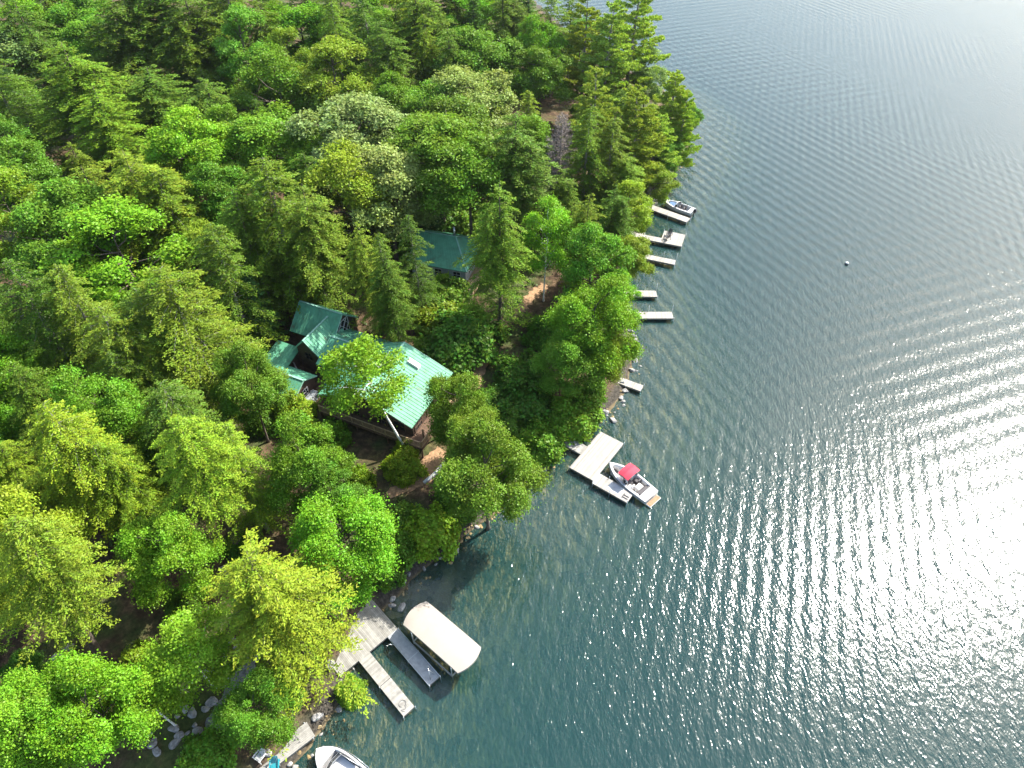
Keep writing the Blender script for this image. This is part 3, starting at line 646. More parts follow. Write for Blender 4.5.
('birch', -11.52, 47.88, 9.77, 16.5, 2, 5.71, 1, 'white stemmed birch leaning in front of the largest pale lodge roof', 'birches by the cabins', 'tree', [-0.02, -0.27]),
('maple', -14.22, 32.05, 9.09, 13, 2, 3.0, 1, 'full bright green leafy tree right above the weathered grey dock', 'leafy trees of the lakeside forest', 'tree'),
('maple', -5.11, 47.79, 7.02, 12, 5, 2.73, 2, 'dull green leafy tree, left of two, at the right corner of the lodge', 'leafy trees of the lakeside forest', 'tree'),
('maple', -2.34, 39.1, 9.33, 14, 5, 0.54, 3, 'dense dull green leafy tree on shore, left of the L shaped dock', 'leafy trees of the lakeside forest', 'tree'),
('maple', -3.73, 43.52, 5.72, 12, 5, 2.91, 0, 'dull green leafy tree, right of two, at the right corner of the lodge', 'leafy trees of the lakeside forest', 'tree'),
('hemlock', -17.68, 25.3, 11.87, 17, 3, 4.55, 1, 'yellow green hemlock at the foot of the weathered dock', 'hemlocks of the lakeside forest', 'tree'),
('birch', -24.82, 22.48, 6.69, 11, 2, 6.24, 0, 'bright birch with white stem beside the gravel path', 'birches by the cabins', 'tree'),
('maple', -28.92, 17.91, 7.34, 13, 2, 0.95, 3, 'bright green leafy tree at the bottom edge near the left', 'leafy trees of the lakeside forest', 'tree'),
('maple', -33.57, 16.53, 6.45, 13, 2, 5.06, 1, 'bright green leafy tree in the bottom left corner', 'leafy trees of the lakeside forest', 'tree'),
('maple', -33.94, 20.02, 4.69, 9, 1, 3.84, 3, 'green leafy tree, right of two, left edge, by the leaning trunk', 'leafy trees of the lakeside forest', 'tree'),
('maple', -19.3, 19.51, 5.69, 8, 1, 4.13, 2, 'small green leafy tree at the bottom above the white chair', 'leafy trees of the lakeside forest', 'tree'),
('birch', -27.07, 19.4, 5.44, 9, 2, 0.98, 1, 'bright green birch beside the stone bank', 'birches by the cabins', 'tree'),
('shrub', -6.44, 64.11, 9.87, 4.6, 0, 0.13, 0, 'broad dark dome shaped shrub between the lodge and the path', 'shrubs around the cabins and shore', 'shrub'),
('shrub', -9.49, 67.92, 5.99, 3.4, 2, 3.31, 1, 'yellow green shrub, second of four from left, below the grey cottage', 'shrubs around the cabins and shore', 'shrub'),
('shrub', 1.19, 58.68, 6.8, 3.4, 0, 2.72, 1, 'dark green shrub, right of two, beside the path towards the shore', 'shrubs around the cabins and shore', 'shrub'),
('shrub', 1.5, 54.65, 7.28, 3.2, 0, 5.19, 1, 'dark green shrub, right of two, above the pale L shaped dock', 'shrubs around the cabins and shore', 'shrub'),
('shrub', 7.23, 53.51, 6.31, 3.4, 1, 0.18, 1, 'green shrub, right of two, just above the pale L shaped dock', 'shrubs around the cabins and shore', 'shrub'),
('shrub', 3.09, 48.94, 5.38, 3.0, 1, 1.84, 1, 'green shrub beside the foot of the L shaped dock', 'shrubs around the cabins and shore', 'shrub'),
('shrub', -24.46, 52.05, 4.32, 3.6, 2, 4.8, 2, 'yellow green shrub, left of two, in front of the small gabled shed', 'shrubs around the cabins and shore', 'shrub'),
('shrub', -11.66, 45.21, 4.08, 2.4, 2, 1.63, 3, 'round clipped yellow green bush at the foot of the leaning birch', 'shrubs around the cabins and shore', 'shrub'),
('shrub', -8.21, 37.32, 5.4, 4.0, 2, 5.24, 0, 'yellow green shrub, middle of three, on shore below the mulch path', 'shrubs around the cabins and shore', 'shrub'),
('shrub', -10.91, 38.35, 4.43, 2.6, 0, 5.71, 2, 'dark green shrub, leftmost of three, on shore below the mulch path', 'shrubs around the cabins and shore', 'shrub'),
('shrub', -23.8, 17.27, 3.78, 2.2, 1, 5.64, 3, 'green shrub at the bottom edge on the gravel path', 'shrubs around the cabins and shore', 'shrub'),
('shrub', -8.63, 74.07, 6.01, 3, 1, 5.19, 1, 'green shrub, third of four from left, below the grey cottage', 'shrubs around the cabins and shore', 'shrub'),
('shrub', -15.98, 43.21, 3.16, 2.6, 2, 3.34, 0, 'yellow green shrub left of the mulch path', 'shrubs around the cabins and shore', 'shrub'),
('shrub', -11.53, 47.6, 2.63, 1.8, 2, 5.48, 1, 'yellow green shrub beside the mulch path', 'shrubs around the cabins and shore', 'shrub'),
('shrub', -0.79, 51.01, 4.54, 2.2, 0, 3.82, 1, 'dark green shrub, left of two, above the pale L shaped dock', 'shrubs around the cabins and shore', 'shrub'),
('shrub', -2.56, 54.8, 4.69, 2, 0, 1.08, 3, 'dark green shrub, left of two, beside the path towards the shore', 'shrubs around the cabins and shore', 'shrub'),
('shrub', 5.46, 52.01, 4.15, 2.6, 1, 3.89, 0, 'green shrub, left of two, just above the pale L shaped dock', 'shrubs around the cabins and shore', 'shrub'),
('shrub', -31.12, 23.96, 3.75, 2.6, 2, 3.49, 2, 'yellow green shrub, left of two, left of the gravel path', 'shrubs around the cabins and shore', 'shrub'),
('shrub', -5.8, 40.77, 4.55, 3, 0, 4.29, 3, 'dark green shrub, rightmost of three, on shore below the mulch path', 'shrubs around the cabins and shore', 'shrub'),
('shrub', -11.01, 35.98, 3.94, 3.2, 1, 4.93, 0, 'green shrub, right of two, on shore above the beige canopy', 'shrubs around the cabins and shore', 'shrub'),
('shrub', -11.99, 33.18, 3.25, 2.2, 1, 5.55, 0, 'green shrub, left of two, on shore above the beige canopy', 'shrubs around the cabins and shore', 'shrub'),
('shrub', -27.8, 50.87, 3.37, 2.2, 0, 1.56, 2, 'dark green shrub just left of the small sheds', 'shrubs around the cabins and shore', 'shrub'),
('shrub', 9.45, 56.4, 3.35, 2.6, 1, 0.27, 0, 'green shrub beside the smallest dock', 'shrubs around the cabins and shore', 'shrub'),
('shrub', -19.98, 49.3, 4.0, 2.4, 1, 4.77, 0, 'green shrub, right of two, in front of the small gabled shed', 'shrubs around the cabins and shore', 'shrub'),
('shrub', -5.52, 70.11, 3.98, 2.2, 1, 2.78, 1, 'green shrub, rightmost of four, below the grey cottage', 'shrubs around the cabins and shore', 'shrub'),
('shrub', -26.35, 35.49, 2.91, 1.6, 0, 4.35, 3, 'dark green shrub in the clearing with the thick trunk', 'shrubs around the cabins and shore', 'shrub'),
('shrub', 4.21, 66.41, 5.17, 3.2, 0, 3.19, 3, 'dark green shrub inland of the two straight docks', 'shrubs around the cabins and shore', 'shrub'),
('shrub', -13.71, 22.56, 2.57, 1.6, 1, 3.19, 1, 'lone round green bush on the bank between dock and boat', 'shrubs around the cabins and shore', 'shrub'),
('shrub', -11.5, 71.71, 5.36, 3, 0, 5.8, 1, 'dark green shrub, leftmost of four, below the grey cottage', 'shrubs around the cabins and shore', 'shrub'),
('shrub', -12.04, 90.59, 10.74, 5, 0, 5.28, 1, 'dark green shrub, left of two, right behind the grey cottage', 'shrubs around the cabins and shore', 'shrub'),
('shrub', -16.42, 86.98, 8.97, 5, 0, 2.62, 3, 'dark green shrub beside and behind the grey cottage', 'shrubs around the cabins and shore', 'shrub'),
('shrub', -7.89, 91.48, 9.27, 5, 1, 2.78, 0, 'green shrub, right of two, right behind the grey cottage', 'shrubs around the cabins and shore', 'shrub'),
('shrub', -29.81, 29.65, 3.27, 2, 0, 0.46, 2, 'dark green shrub, right of two, left of the gravel path', 'shrubs around the cabins and shore', 'shrub'),
('hemlock', -31.51, 107.76, 5.77, 12.6, 0, 6.21, 1, 'dark green hemlock, right of two, in the far forest left of the lodge', 'hemlocks of the lakeside forest', 'tree'),
('hemlock', -62.67, 62.98, 7.34, 13.18, 1, 0.91, 1, 'olive green hemlock, middle of three, at the left edge, two fifths down', 'hemlocks of the lakeside forest', 'tree'),
('hemlock', -30.61, 42.08, 8.85, 15.85, 0, 3.94, 2, 'dark green hemlock left of the sheds, half way down', 'hemlocks of the lakeside forest', 'tree'),
('hemlock', -85.13, 137.69, 11.22, 20.57, 0, 5.54, 1, 'dark green hemlock, rightmost of three, in the top left corner', 'hemlocks of the lakeside forest', 'tree'),
('hemlock', 12.64, 114.87, 6.66, 12.89, 1, 3.47, 1, 'olive green hemlock, leftmost of three, behind the outermost pines on the point', 'hemlocks of the lakeside forest', 'tree'),
('maple', -46.22, 123.35, 11.14, 20.08, 1, 3.66, 1, 'green leafy tree, leftmost of three, at the top edge, a quarter across', 'leafy trees of the lakeside forest', 'tree'),
('hemlock', -51.64, 85.09, 5.89, 14.0, 1, 4.87, 2, 'olive green hemlock, rightmost of three, in the left forest, one fifth down', 'hemlocks of the lakeside forest', 'tree'),
('hemlock', 2.74, 112.77, 6.65, 12.89, 1, 4.65, 0, 'olive green hemlock between the far shore and dead tree', 'hemlocks of the lakeside forest', 'tree'),
('hemlock', -43.66, 37.87, 6.92, 12.52, 1, 3.26, 1, 'olive green hemlock at the left edge, three fifths down', 'hemlocks of the lakeside forest', 'tree'),
('hemlock', -45.13, 44.51, 7.87, 14.88, 0, 0.04, 1, 'dark green hemlock at the left edge, half way down', 'hemlocks of the lakeside forest', 'tree'),
('hemlock', -98.44, 156.57, 9.91, 19.8, 0, 5.05, 0, 'dark green hemlock, middle of three, in the top left corner', 'hemlocks of the lakeside forest', 'tree'),
('maple', -34.3, 75.31, 7.97, 12.41, 1, 0.77, 1, 'green leafy tree above the low sheds, behind the lodge', 'leafy trees of the lakeside forest', 'tree'),
('hemlock', -58.28, 146.9, 11.45, 20.93, 0, 5.48, 1, 'dark green hemlock, third of four from left, at the top edge, a fifth across', 'hemlocks of the lakeside forest', 'tree'),
('hemlock', -44.64, 23.73, 6.62, 15.36, 0, 4.52, 0, 'dark green hemlock left edge, by the leaning trunk', 'hemlocks of the lakeside forest', 'tree'),
('hemlock', 7.07, 86.88, 6.66, 13.78, 0, 2.29, 3, 'dark green hemlock, left of two, around the dead grey tree', 'hemlocks of the lakeside forest', 'tree'),
('maple', -51.25, 43.16, 7.11, 12.05, 2, 0.59, 1, 'bright green leafy tree, leftmost of three, at the left edge, half way down', 'leafy trees of the lakeside forest', 'tree'),
('maple', -52.41, 63.44, 8.17, 13.58, 1, 3.92, 0, 'green leafy tree at the left edge, two fifths down', 'leafy trees of the lakeside forest', 'tree'),
('hemlock', -40.13, 60.12, 5.2, 12.33, 1, 1.33, 0, 'olive green hemlock, middle of three, left of the lodge, level with its chimney', 'hemlocks of the lakeside forest', 'tree'),
('maple', 2.84, 100.82, 8.38, 15.48, 1, 0.33, 0, 'green leafy tree, left of two, around the dead grey tree', 'leafy trees of the lakeside forest', 'tree'),
('hemlock', -59.4, 87.2, 6.06, 14.05, 1, 3.83, 3, 'olive green hemlock, leftmost of three, in the left forest, one fifth down', 'hemlocks of the lakeside forest', 'tree'),
('hemlock', 1.69, 153.57, 11.17, 20.14, 0, 0.62, 2, 'dark green hemlock, middle of three, at the top edge beside the water', 'hemlocks of the lakeside forest', 'tree'),
('maple', -38.76, 123.27, 8.9, 16.6, 4, 5.17, 1, 'yellow green leafy tree, middle of three, at the top edge, a quarter across', 'leafy trees of the lakeside forest', 'tree'),
('maple', -41.69, 96.68, 7.62, 15.15, 1, 5.34, 1, 'green leafy tree in the upper left forest below the edge', 'leafy trees of the lakeside forest', 'tree'),
('maple', -19.16, 143.68, 12.57, 19.28, 4, 0.97, 2, 'yellow green leafy tree, left of two, at the top edge, two fifths across', 'leafy trees of the lakeside forest', 'tree'),
('hemlock', -30.56, 124.95, 9.14, 20.94, 1, 0.88, 2, 'olive green hemlock, leftmost of five, at the top edge, a third across', 'hemlocks of the lakeside forest', 'tree'),
('hemlock', -57.81, 59.04, 6.76, 15.93, 0, 5.78, 2, 'dark green hemlock, leftmost of three, at the left edge, two fifths down', 'hemlocks of the lakeside forest', 'tree'),
('maple', -68.37, 89.36, 7.09, 14.02, 1, 2.37, 2, 'green leafy tree, rightmost of three, at the left edge, one fifth down', 'leafy trees of the lakeside forest', 'tree'),
('maple', -80.46, 109.83, 7.86, 12.78, 1, 4.01, 3, 'green leafy tree, right of two, at the left edge, one eighth down', 'leafy trees of the lakeside forest', 'tree'),
('hemlock', -27.01, 82.64, 8.77, 15.85, 0, 1.07, 3, 'dark green hemlock straight behind the lodge, one fifth down', 'hemlocks of the lakeside forest', 'tree'),
('maple', -49.82, 36.45, 8.71, 14.66, 1, 5.93, 1, 'green leafy tree at the left edge, three fifths down', 'leafy trees of the lakeside forest', 'tree'),
('maple', -40.09, 28.7, 8.92, 15.95, 4, 5.55, 3, 'yellow green leafy tree at the left edge above the leaning trunk', 'leafy trees of the lakeside forest', 'tree'),
('hemlock', -52.19, 117.9, 5.9, 12.53, 0, 4.22, 1, 'dark green hemlock, middle of three, in the upper left forest below the edge', 'hemlocks of the lakeside forest', 'tree'),
('maple', -37.31, 69.89, 7.83, 12.95, 4, 0.45, 1, 'yellow green leafy tree left of the lodge, nearly a third down', 'leafy trees of the lakeside forest', 'tree'),
('maple', -49.01, 95.5, 7.35, 13.69, 4, 5.22, 0, 'yellow green leafy tree, leftmost of four, left of forest centre, fifth down', 'leafy trees of the lakeside forest', 'tree'),
('hemlock', -62.99, 113.33, 6.2, 12.76, 1, 4.93, 0, 'olive green hemlock, right of two, in the upper left forest, further left', 'hemlocks of the lakeside forest', 'tree'),
('maple', -38.61, 86.91, 7.27, 12.89, 5, 3.35, 2, 'dull green leafy tree, left of two, behind the lodge, left of its chimney', 'leafy trees of the lakeside forest', 'tree'),
('maple', -52.7, 49.58, 8.66, 13.69, 2, 4.82, 0, 'bright green leafy tree, middle of three, at the left edge, half way down', 'leafy trees of the lakeside forest', 'tree'),
('maple', -86.45, 129.72, 11.88, 19.58, 2, 2.02, 1, 'bright green leafy tree in the top left corner', 'leafy trees of the lakeside forest', 'tree'),
('maple', 5.3, 129.56, 9.53, 18.96, 2, 6.25, 3, 'bright green leafy tree, right of two, at the top edge beside the water', 'leafy trees of the lakeside forest', 'tree'),
('hemlock', -47.76, 146.75, 9.78, 18.38, 1, 6.18, 1, 'olive green hemlock, left of two, at the top edge, a quarter across', 'hemlocks of the lakeside forest', 'tree'),
('maple', -27.98, 148.53, 11.68, 19.59, 2, 1.58, 0, 'bright green leafy tree, left of two, at the top edge, a third across', 'leafy trees of the lakeside forest', 'tree'),
('spruce', -6.96, 133.0, 10.21, 20.33, 1, 4.12, 2, 'dark green spruce at the top edge, two fifths across', 'spruces of the lakeside forest', 'tree'),
('maple', -74.04, 95.16, 8.61, 14.04, 1, 3.53, 3, 'green leafy tree, leftmost of three, at the left edge, one fifth down', 'leafy trees of the lakeside forest', 'tree'),
('hemlock', 17.26, 108.1, 8.27, 15.74, 0, 1.38, 2, 'dark green hemlock, rightmost of three, behind the outermost pines on the point', 'hemlocks of the lakeside forest', 'tree'),
('maple', -6.9, 115.04, 8.6, 15.85, 2, 2.32, 2, 'bright green leafy tree, leftmost of four, between the far shore and dead tree', 'leafy trees of the lakeside forest', 'tree'),
('maple', -24.37, 137.41, 8.37, 16.09, 2, 5.74, 1, 'bright green leafy tree, right of two, at the top edge, a third across', 'leafy trees of the lakeside forest', 'tree'),
('maple', -5.3, 149.0, 9.74, 18.87, 4, 0.34, 2, 'yellow green leafy tree, left of two, at the top edge beside the water', 'leafy trees of the lakeside forest', 'tree'),
('hemlock', -38.92, 104.7, 5.75, 13.1, 0, 4.18, 2, 'dark green hemlock, left of two, in the far forest left of the lodge', 'hemlocks of the lakeside forest', 'tree'),
('maple', -38.41, 42.52, 8.11, 15.08, 1, 6.09, 0, 'green leafy tree in the left forest, half way down', 'leafy trees of the lakeside forest', 'tree'),
('hemlock', -14.98, 126.06, 8.46, 19.48, 1, 0.74, 3, 'olive green hemlock in the far forest behind the cottage', 'hemlocks of the lakeside forest', 'tree'),
('hemlock', 13.19, 81.58, 7.47, 14.38, 0, 4.07, 1, 'dark green hemlock, right of two, on shore at the far docks', 'hemlocks of the lakeside forest', 'tree'),
('hemlock', -32.26, 132.81, 10.2, 20.67, 0, 2.61, 0, 'dark green hemlock, second of five from left, at the top edge, a third across', 'hemlocks of the lakeside forest', 'tree'),
('maple', -52.31, 53.79, 4.82, 7.75, 1, 5.12, 2, 'small green leafy tree, rightmost of three, at the left edge, half way down', 'leafy trees of the lakeside forest', 'tree'),
('maple', -24.11, 83.2, 4.8, 4.71, 5, 0.37, 2, 'small green leafy tree just behind the diamond windowed gable', 'leafy trees of the lakeside forest', 'tree'),
('maple', -48.77, 91.34, 4.93, 5.9, 1, 1.53, 2, 'small green leafy tree, second of four from left, left of forest centre, fifth down', 'leafy trees of the lakeside forest', 'tree'),
('hemlock', -20.39, 82.24, 4.52, 7.28, 0, 5.42, 1, 'small green hemlock, right of two, just behind the diamond windowed gable', 'hemlocks of the lakeside forest', 'tree'),
('hemlock', -69.49, 99.09, 3.31, 6.15, 1, 2.47, 3, 'small green hemlock at the left edge, one fifth down', 'hemlocks of the lakeside forest', 'tree'),
('maple', -35.57, 40.79, 4.34, 7.05, 1, 5.06, 2, 'small green leafy tree above the thick trunk in the clearing', 'leafy trees of the lakeside forest', 'tree'),
('maple', 12.27, 126.59, 3.54, 5.81, 1, 4.73, 2, 'small green leafy tree behind the outermost pines on the point', 'leafy trees of the lakeside forest', 'tree'),
('maple', 12.76, 90.45, 3.35, 6.19, 5, 0.91, 1, 'small green leafy tree, left of two, on shore at the far docks', 'leafy trees of the lakeside forest', 'tree'),
('maple', 6.74, 99.59, 4.96, 6.74, 1, 5.57, 1, 'small green leafy tree, right of two, around the dead grey tree', 'leafy trees of the lakeside forest', 'tree'),
('maple', -38.55, 21.87, 3.65, 5.52, 0, 5.12, 1, 'small green leafy tree, left of two, left edge, by the leaning trunk', 'leafy trees of the lakeside forest', 'tree')]
vr = random.Random(99)
for kind, x, y, w_, h_, tint, rot, var, label, group, cat, *lean in TREES:
    name = KIND[kind]
    key = name
    if kind in ('hemlock', 'maple') and y < 62: key = 'near_' + name
    pl = PROTO[key]; var = 0 if key.startswith('near_hem') and var == 3 and h_ > 0 and not lean else var; tm, cm, H0, R0 = pl[var % len(pl)]
    r = empty(name, (x, y, gnd(x, y) - .08), rot, label, cat, group)
    sxy = w_ / (2 * R0) * (1.0 if kind != 'shrub' else .95); r.scale = (sxy, sxy, h_ / H0)
    r.rotation_euler = (vr.uniform(-.04, .04), vr.uniform(-.04, .04), rot)
    if lean: r.rotation_euler = (lean[0][0], lean[0][1], 0)
    link('trunk' if kind != 'shrub' else 'stem', tm, None, r)
    c_ = link({'shrub': 'foliage', 'dead': 'twigs'}.get(kind, 'crown'), cm, None, r)
    tl = TINT['broadleaf' if kind == 'maple' else kind]; cc = tl[min(tint, len(tl) - 1)]
    k1 = vr.uniform(.86, 1.16); k2 = vr.uniform(.9, 1.12)
    c_.color = (cc[0] * k1 * k2, cc[1] * k1, cc[2] * k1 * vr.uniform(.85, 1.2), 1)

# ------------------------------------------------------------------ ground cover, paths
def rocks_mesh(seed, sub=2, rough=.25, flat=.7):
    rnd = random.Random(seed)
    bm = bmesh.new(); bmesh.ops.create_icosphere(bm, subdivisions=sub, radius=1)
    ph = [rnd.uniform(0, 6) for _ in range(9)]
    planes = [Vector((rnd.gauss(0, 1), rnd.gauss(0, 1), rnd.gauss(0, .8))).normalized() for _ in range(13)]
    for v in bm.verts:
        p = v.co.copy()
        for q in planes:
            dd = p.dot(q)
            if dd > .62: p -= q * (dd - .62)
        k = 1 + rough * .4 * math.sin(p.x * 3.1 + ph[0]) * math.sin(p.y * 2.7 + ph[1]) + rough * .25 * math.sin(p.z * 5 + ph[2] + p.x * 4)
        v.co = Vector((p.x * k, p.y * k * .85, p.z * k * flat))
    me = bpy.data.meshes.new('rock'); bm.to_mesh(me); bm.free(); me.materials.append(M['rock'])
    return me
ROCKS = [rocks_mesh(s_) for s_ in range(7)]
def rock(x, y, r_, label, group=None, z=None, cat='boulder', flat=1.0, k=None):
    k = random.randrange(7) if k is None else k
    o = link('boulder', ROCKS[k]); o.location = (x, y, (gnd(x, y) if z is None else z) + r_ * .18)
    o.rotation_euler = (random.uniform(-.3, .3), random.uniform(-.3, .3), random.uniform(0, 6.28)); s_ = r_
    o.scale = (s_ * random.uniform(.85, 1.3), s_ * random.uniform(.8, 1.1), s_ * random.uniform(.75, 1.05) * flat)
    return tag(o, label, cat, group)

def poly_pts(poly, step):
    poly = np.array(poly); x0, y0 = poly.min(0); x1, y1 = poly.max(0)
    xs = np.arange(x0, x1 + step, step); ys = np.arange(y0, y1 + step, step)
    return xs, ys
def ribbon(name, pts, wid, m, lift=.06, edge=.25):
    """a path laid on the ground along pts"""
    P = [Vector((*p, 0)) for p in pts]; fine = []
    for a, b_ in zip(P[:-1], P[1:]):
        n = max(2, int((b_ - a).length / .35))
        fine += [a.lerp(b_, i / n) for i in range(n)]
    fine.append(P[-1])
    for _ in range(6):
        fine = [fine[0]] + [(fine[i - 1] + fine[i] * 2 + fine[i + 1]) / 4 for i in range(1, len(fine) - 1)] + [fine[-1]]
    mb = MB(); rows = []
    rnd = random.Random(len(name))
    for i, p in enumerate(fine):
        d = (fine[min(i + 1, len(fine) - 1)] - fine[max(0, i - 1)]).normalized(); n_ = Vector((-d.y, d.x, 0))
        f = i / (len(fine) - 1); w2 = (wid if not hasattr(wid, '__len__') else np.interp(f, np.linspace(0, 1, len(wid)), wid)) / 2
        a, b_ = w2 + rnd.uniform(-edge, edge) * .5, w2 + rnd.uniform(-edge, edge) * .5
        rows.append([p + n_ * (-a + (a + b_) * k / 6) for k in range(7)])
    vs = [(q.x, q.y, gnd(q.x, q.y) + lift - (.05 if k in (0, 6) else 0)) for r_ in rows for k, q in enumerate(r_)]
    fs = [(i * 7 + k, i * 7 + k + 1, (i + 1) * 7 + k + 1, (i + 1) * 7 + k) for i in range(len(rows) - 1) for k in range(6)]
    mb.add(vs, fs, True)
    return tag(mb.build(name, m), kind='structure')
ribbon('mulch_path', [(-12.92, 42.08), (-11.01, 43.64), (-9.35, 45.22), (-8.27, 46.57), (-7.29, 48.09)], [1.0, 1.6, 2.6, 3.0, 2.3], M['mulch'])
ribbon('footpath', [(-5.02, 57.01), (-4.16, 59.85), (-3.4, 63.35), (-2.32, 66.51), (-1.06, 69.79)], 1.7, M['mulch'], edge=.6)
ribbon('gravel_path', [(-22.41, 26.64), (-22.81, 24.86), (-23.19, 23.16), (-23.47, 21.15), (-24.16, 19.08), (-24.63, 16.48)], [1.2, 1.6, 1.8, 1.5, 2.4], M['gravel'], edge=.4)
ribbon('needle_path', [(-6.77, 72.82), (-4.26, 70.43), (-1.97, 68.91), (0.4, 71.34), (2.49, 75.16), (4.68, 78.51)], 1.5, M['mulch'], edge=.7)

rng = np.random.default_rng(5)
n = 9500
ux = rng.uniform(-115, 34, n); uy = rng.uniform(6, 200, n); dd = sdist_np(ux, uy)
CLEAR = np.array([(-24.1, 64.2, 4.125), (-22.0, 61.7, 3.75), (-16.3, 55.6, 6.0), (-11.6, 54.8, 6.0), (-28.5, 60.1, 3.75), (-25.3, 56.7, 3.75), (-8.5, 78.4, 4.5), (-11.3, 79.1, 3.75), (-9.2, 44.4, 3.75), (-7.8, 46.4, 3.0), (-3.9, 60.4, 1.875), (-5.8, 74.3, 3.0), (-2.6, 66.0, 1.5), (-12.1, 46.4, 2.25), (-13.5, 49.2, 2.25), (-4.5, 77.7, 2.25), (-23.9, 23.8, 1.875), (-24.1, 20.5, 1.875), (-19.6, 17.5, 3.0), (-23.0, 30.1, 1.5), (-22.7, 36.4, 2.25), (-25.5, 35.9, 2.25), (-34.4, 24.6, 2.25), (-26.9, 35.9, 1.5), (6.8, 79.8, 2.25), (4.5, 74.3, 1.5), (-9.32, 44.83, 2.6), (-3.97, 61.57, 1.3), (-2.81, 65.19, 1.3), (-23.22, 22.35, 1.3), (-23.83, 20.14, 1.3)])
ok = dd > 1.2
for cx, cy_, cr in CLEAR: ok &= (ux - cx) ** 2 + (uy - cy_) ** 2 > cr ** 2
pn = np.sin(ux * .21 + 2 * np.sin(uy * .13)) * np.sin(uy * .19 + 1)
ok &= pn + rng.uniform(-.6, .6, n) > -.1
ux, uy = ux[ok], uy[ok]; dd = dd[ok]
uz = zland_np(dd) + np.clip(dd / 4, 0, 1) * .22 * lump(ux, uy)
per = 14
base = np.repeat(np.stack([ux, uy, uz], -1), per, 0); rr = np.repeat(rng.uniform(.25, .75, len(ux)), per)[:, None]
Lc = rng.normal(0, 1, base.shape) * rr * .55; Lc[:, 2] = np.abs(Lc[:, 2]) * .6 + .05
A, B = leaves(rng, base + Lc, unit(Lc), .8, .4, .5, .17, .1)
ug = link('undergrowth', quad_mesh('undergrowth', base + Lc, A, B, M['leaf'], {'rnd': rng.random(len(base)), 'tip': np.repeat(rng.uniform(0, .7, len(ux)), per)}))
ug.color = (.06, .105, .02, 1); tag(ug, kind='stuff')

# stones on the lake bed in the shallows: one mass
mb_v, mb_f = [], []
n = 9000; bx = rng.uniform(-20, 36, n); by = rng.uniform(12, 125, n); bd = sdist_np(bx, by)
kp = (bd < .3) & (bd > -9 * rng.random(n) ** .7)
bx, by, bd = bx[kp], by[kp], bd[kp]
src_v = [np.array([v.co[:] for v in me_.vertices]) for me_ in (rocks_mesh(40, 1), rocks_mesh(41, 1), rocks_mesh(42, 1))]
src_f = [[tuple(p_.vertices) for p_ in me_.polygons] for me_ in (rocks_mesh(40, 1), rocks_mesh(41, 1), rocks_mesh(42, 1))]
off = 0
for i in range(len(bx)):
    k = i % 3; s_ = rng.uniform(.1, .3) * (1.6 if rng.random() < .07 else 1); a = rng.uniform(0, 6.28)
    v = src_v[k] * s_ * np.array([1, 1, .7]); ca, sa = math.cos(a), math.sin(a)
    z = float(zland_np(bd[i])) + .03
    mb_v += [(bx[i] + q[0] * ca - q[1] * sa, by[i] + q[0] * sa + q[1] * ca, z + q[2]) for q in v]
    mb_f += [tuple(j + off for j in f_) for f_ in src_f[k]]; off += len(v)
me = bpy.data.meshes.new('lake_bed_stones'); me.from_pydata(mb_v, [], mb_f); me.materials.append(M['stone_bed']); me.update()
tag(link('lake_bed_stones', me), kind='stuff')

# boulders along the shore
rr_ = random.Random(21)
def shore_run(x0, y0):
    pass
seg = [Vector(p) for p in SHORE]
acc = 0; k = 0
for a, b_ in zip(seg[:-1], seg[1:]):
    if a.y < 10 or a.y > 130 or a.x < -25: continue
    L_ = (b_ - a).length; nrm = Vector((-(b_ - a).y, (b_ - a).x)).normalized()
    q = 0
    while q < L_:
        p_ = a.lerp(b_, q / L_) + nrm * rr_.gauss(0, .75)
        r_ = rr_.choice([.22, .3, .3, .4, .55])
        rock(p_.x, p_.y, r_, 'weathered grey rock lying at the waterline of the wooded shore', 'rocks along the waterline', z=max(gnd(p_.x, p_.y), -.12), cat='rock')
        q += rr_.uniform(.75, 1.9)
for (x, y, r_, lab) in [(11.08, 55.11, 0.75, 'large pale boulder on the shore just above the pale L shaped dock'), (11.92, 53.93, 0.6, 'pale tilted slab beside the large boulder above the L shaped dock'), (15.2, 62.36, 0.55, 'pale boulder in the shallows beside the smallest dock'), (13.27, 57.6, 0.45, 'small tan rock below the smallest dock'), (-10.32, 30.5, 0.5, 'white topped rock in the shallows beside the beige canopy'), (-27.18, 33.22, 0.8, 'flat blue grey boulder in the clearing below the thick trunk'), (-2.01, 55.84, 0.6, 'grey boulder among the shrubs above the shore tree'), (4.45, 57.34, 0.7, 'grey boulder in the middle of the dark shrubs'), (4.15, 55.75, 0.5, 'smaller grey boulder below the one among the dark shrubs'), (33.38, 129.21, 0.9, 'dark boulder at the waterline beneath the outermost pine'), (8.16, 99.3, 0.7, 'white boulder alone on the dark forest floor below the dead tree'), (-38.96, 24.76, 0.6, 'round grey boulder left of the leaning trunk'), (-38.41, 25.63, 0.55, 'upper grey boulder of the three near the leaning trunk'), (-39.42, 23.57, 0.6, 'lowest grey boulder of the three near the leaning trunk'), (-31.09, 22.4, 1.1, 'broad pale granite slab between the bright birch and the maples'), (-11.26, 30.58, 0.35, 'little grey rock at the corner of the grey dock'), (-8.73, 44.21, 0.3, 'small stone at the end of the bleached log'), (-30.67, 47.7, 0.7, 'white boulder showing through the pale hemlock crown'), (-23.94, 25.89, 0.6, 'pale stone at the head of the gravel path'), (-24.74, 26.59, 0.45, 'second pale stone at the head of the gravel path')]: rock(x, y, r_, lab)
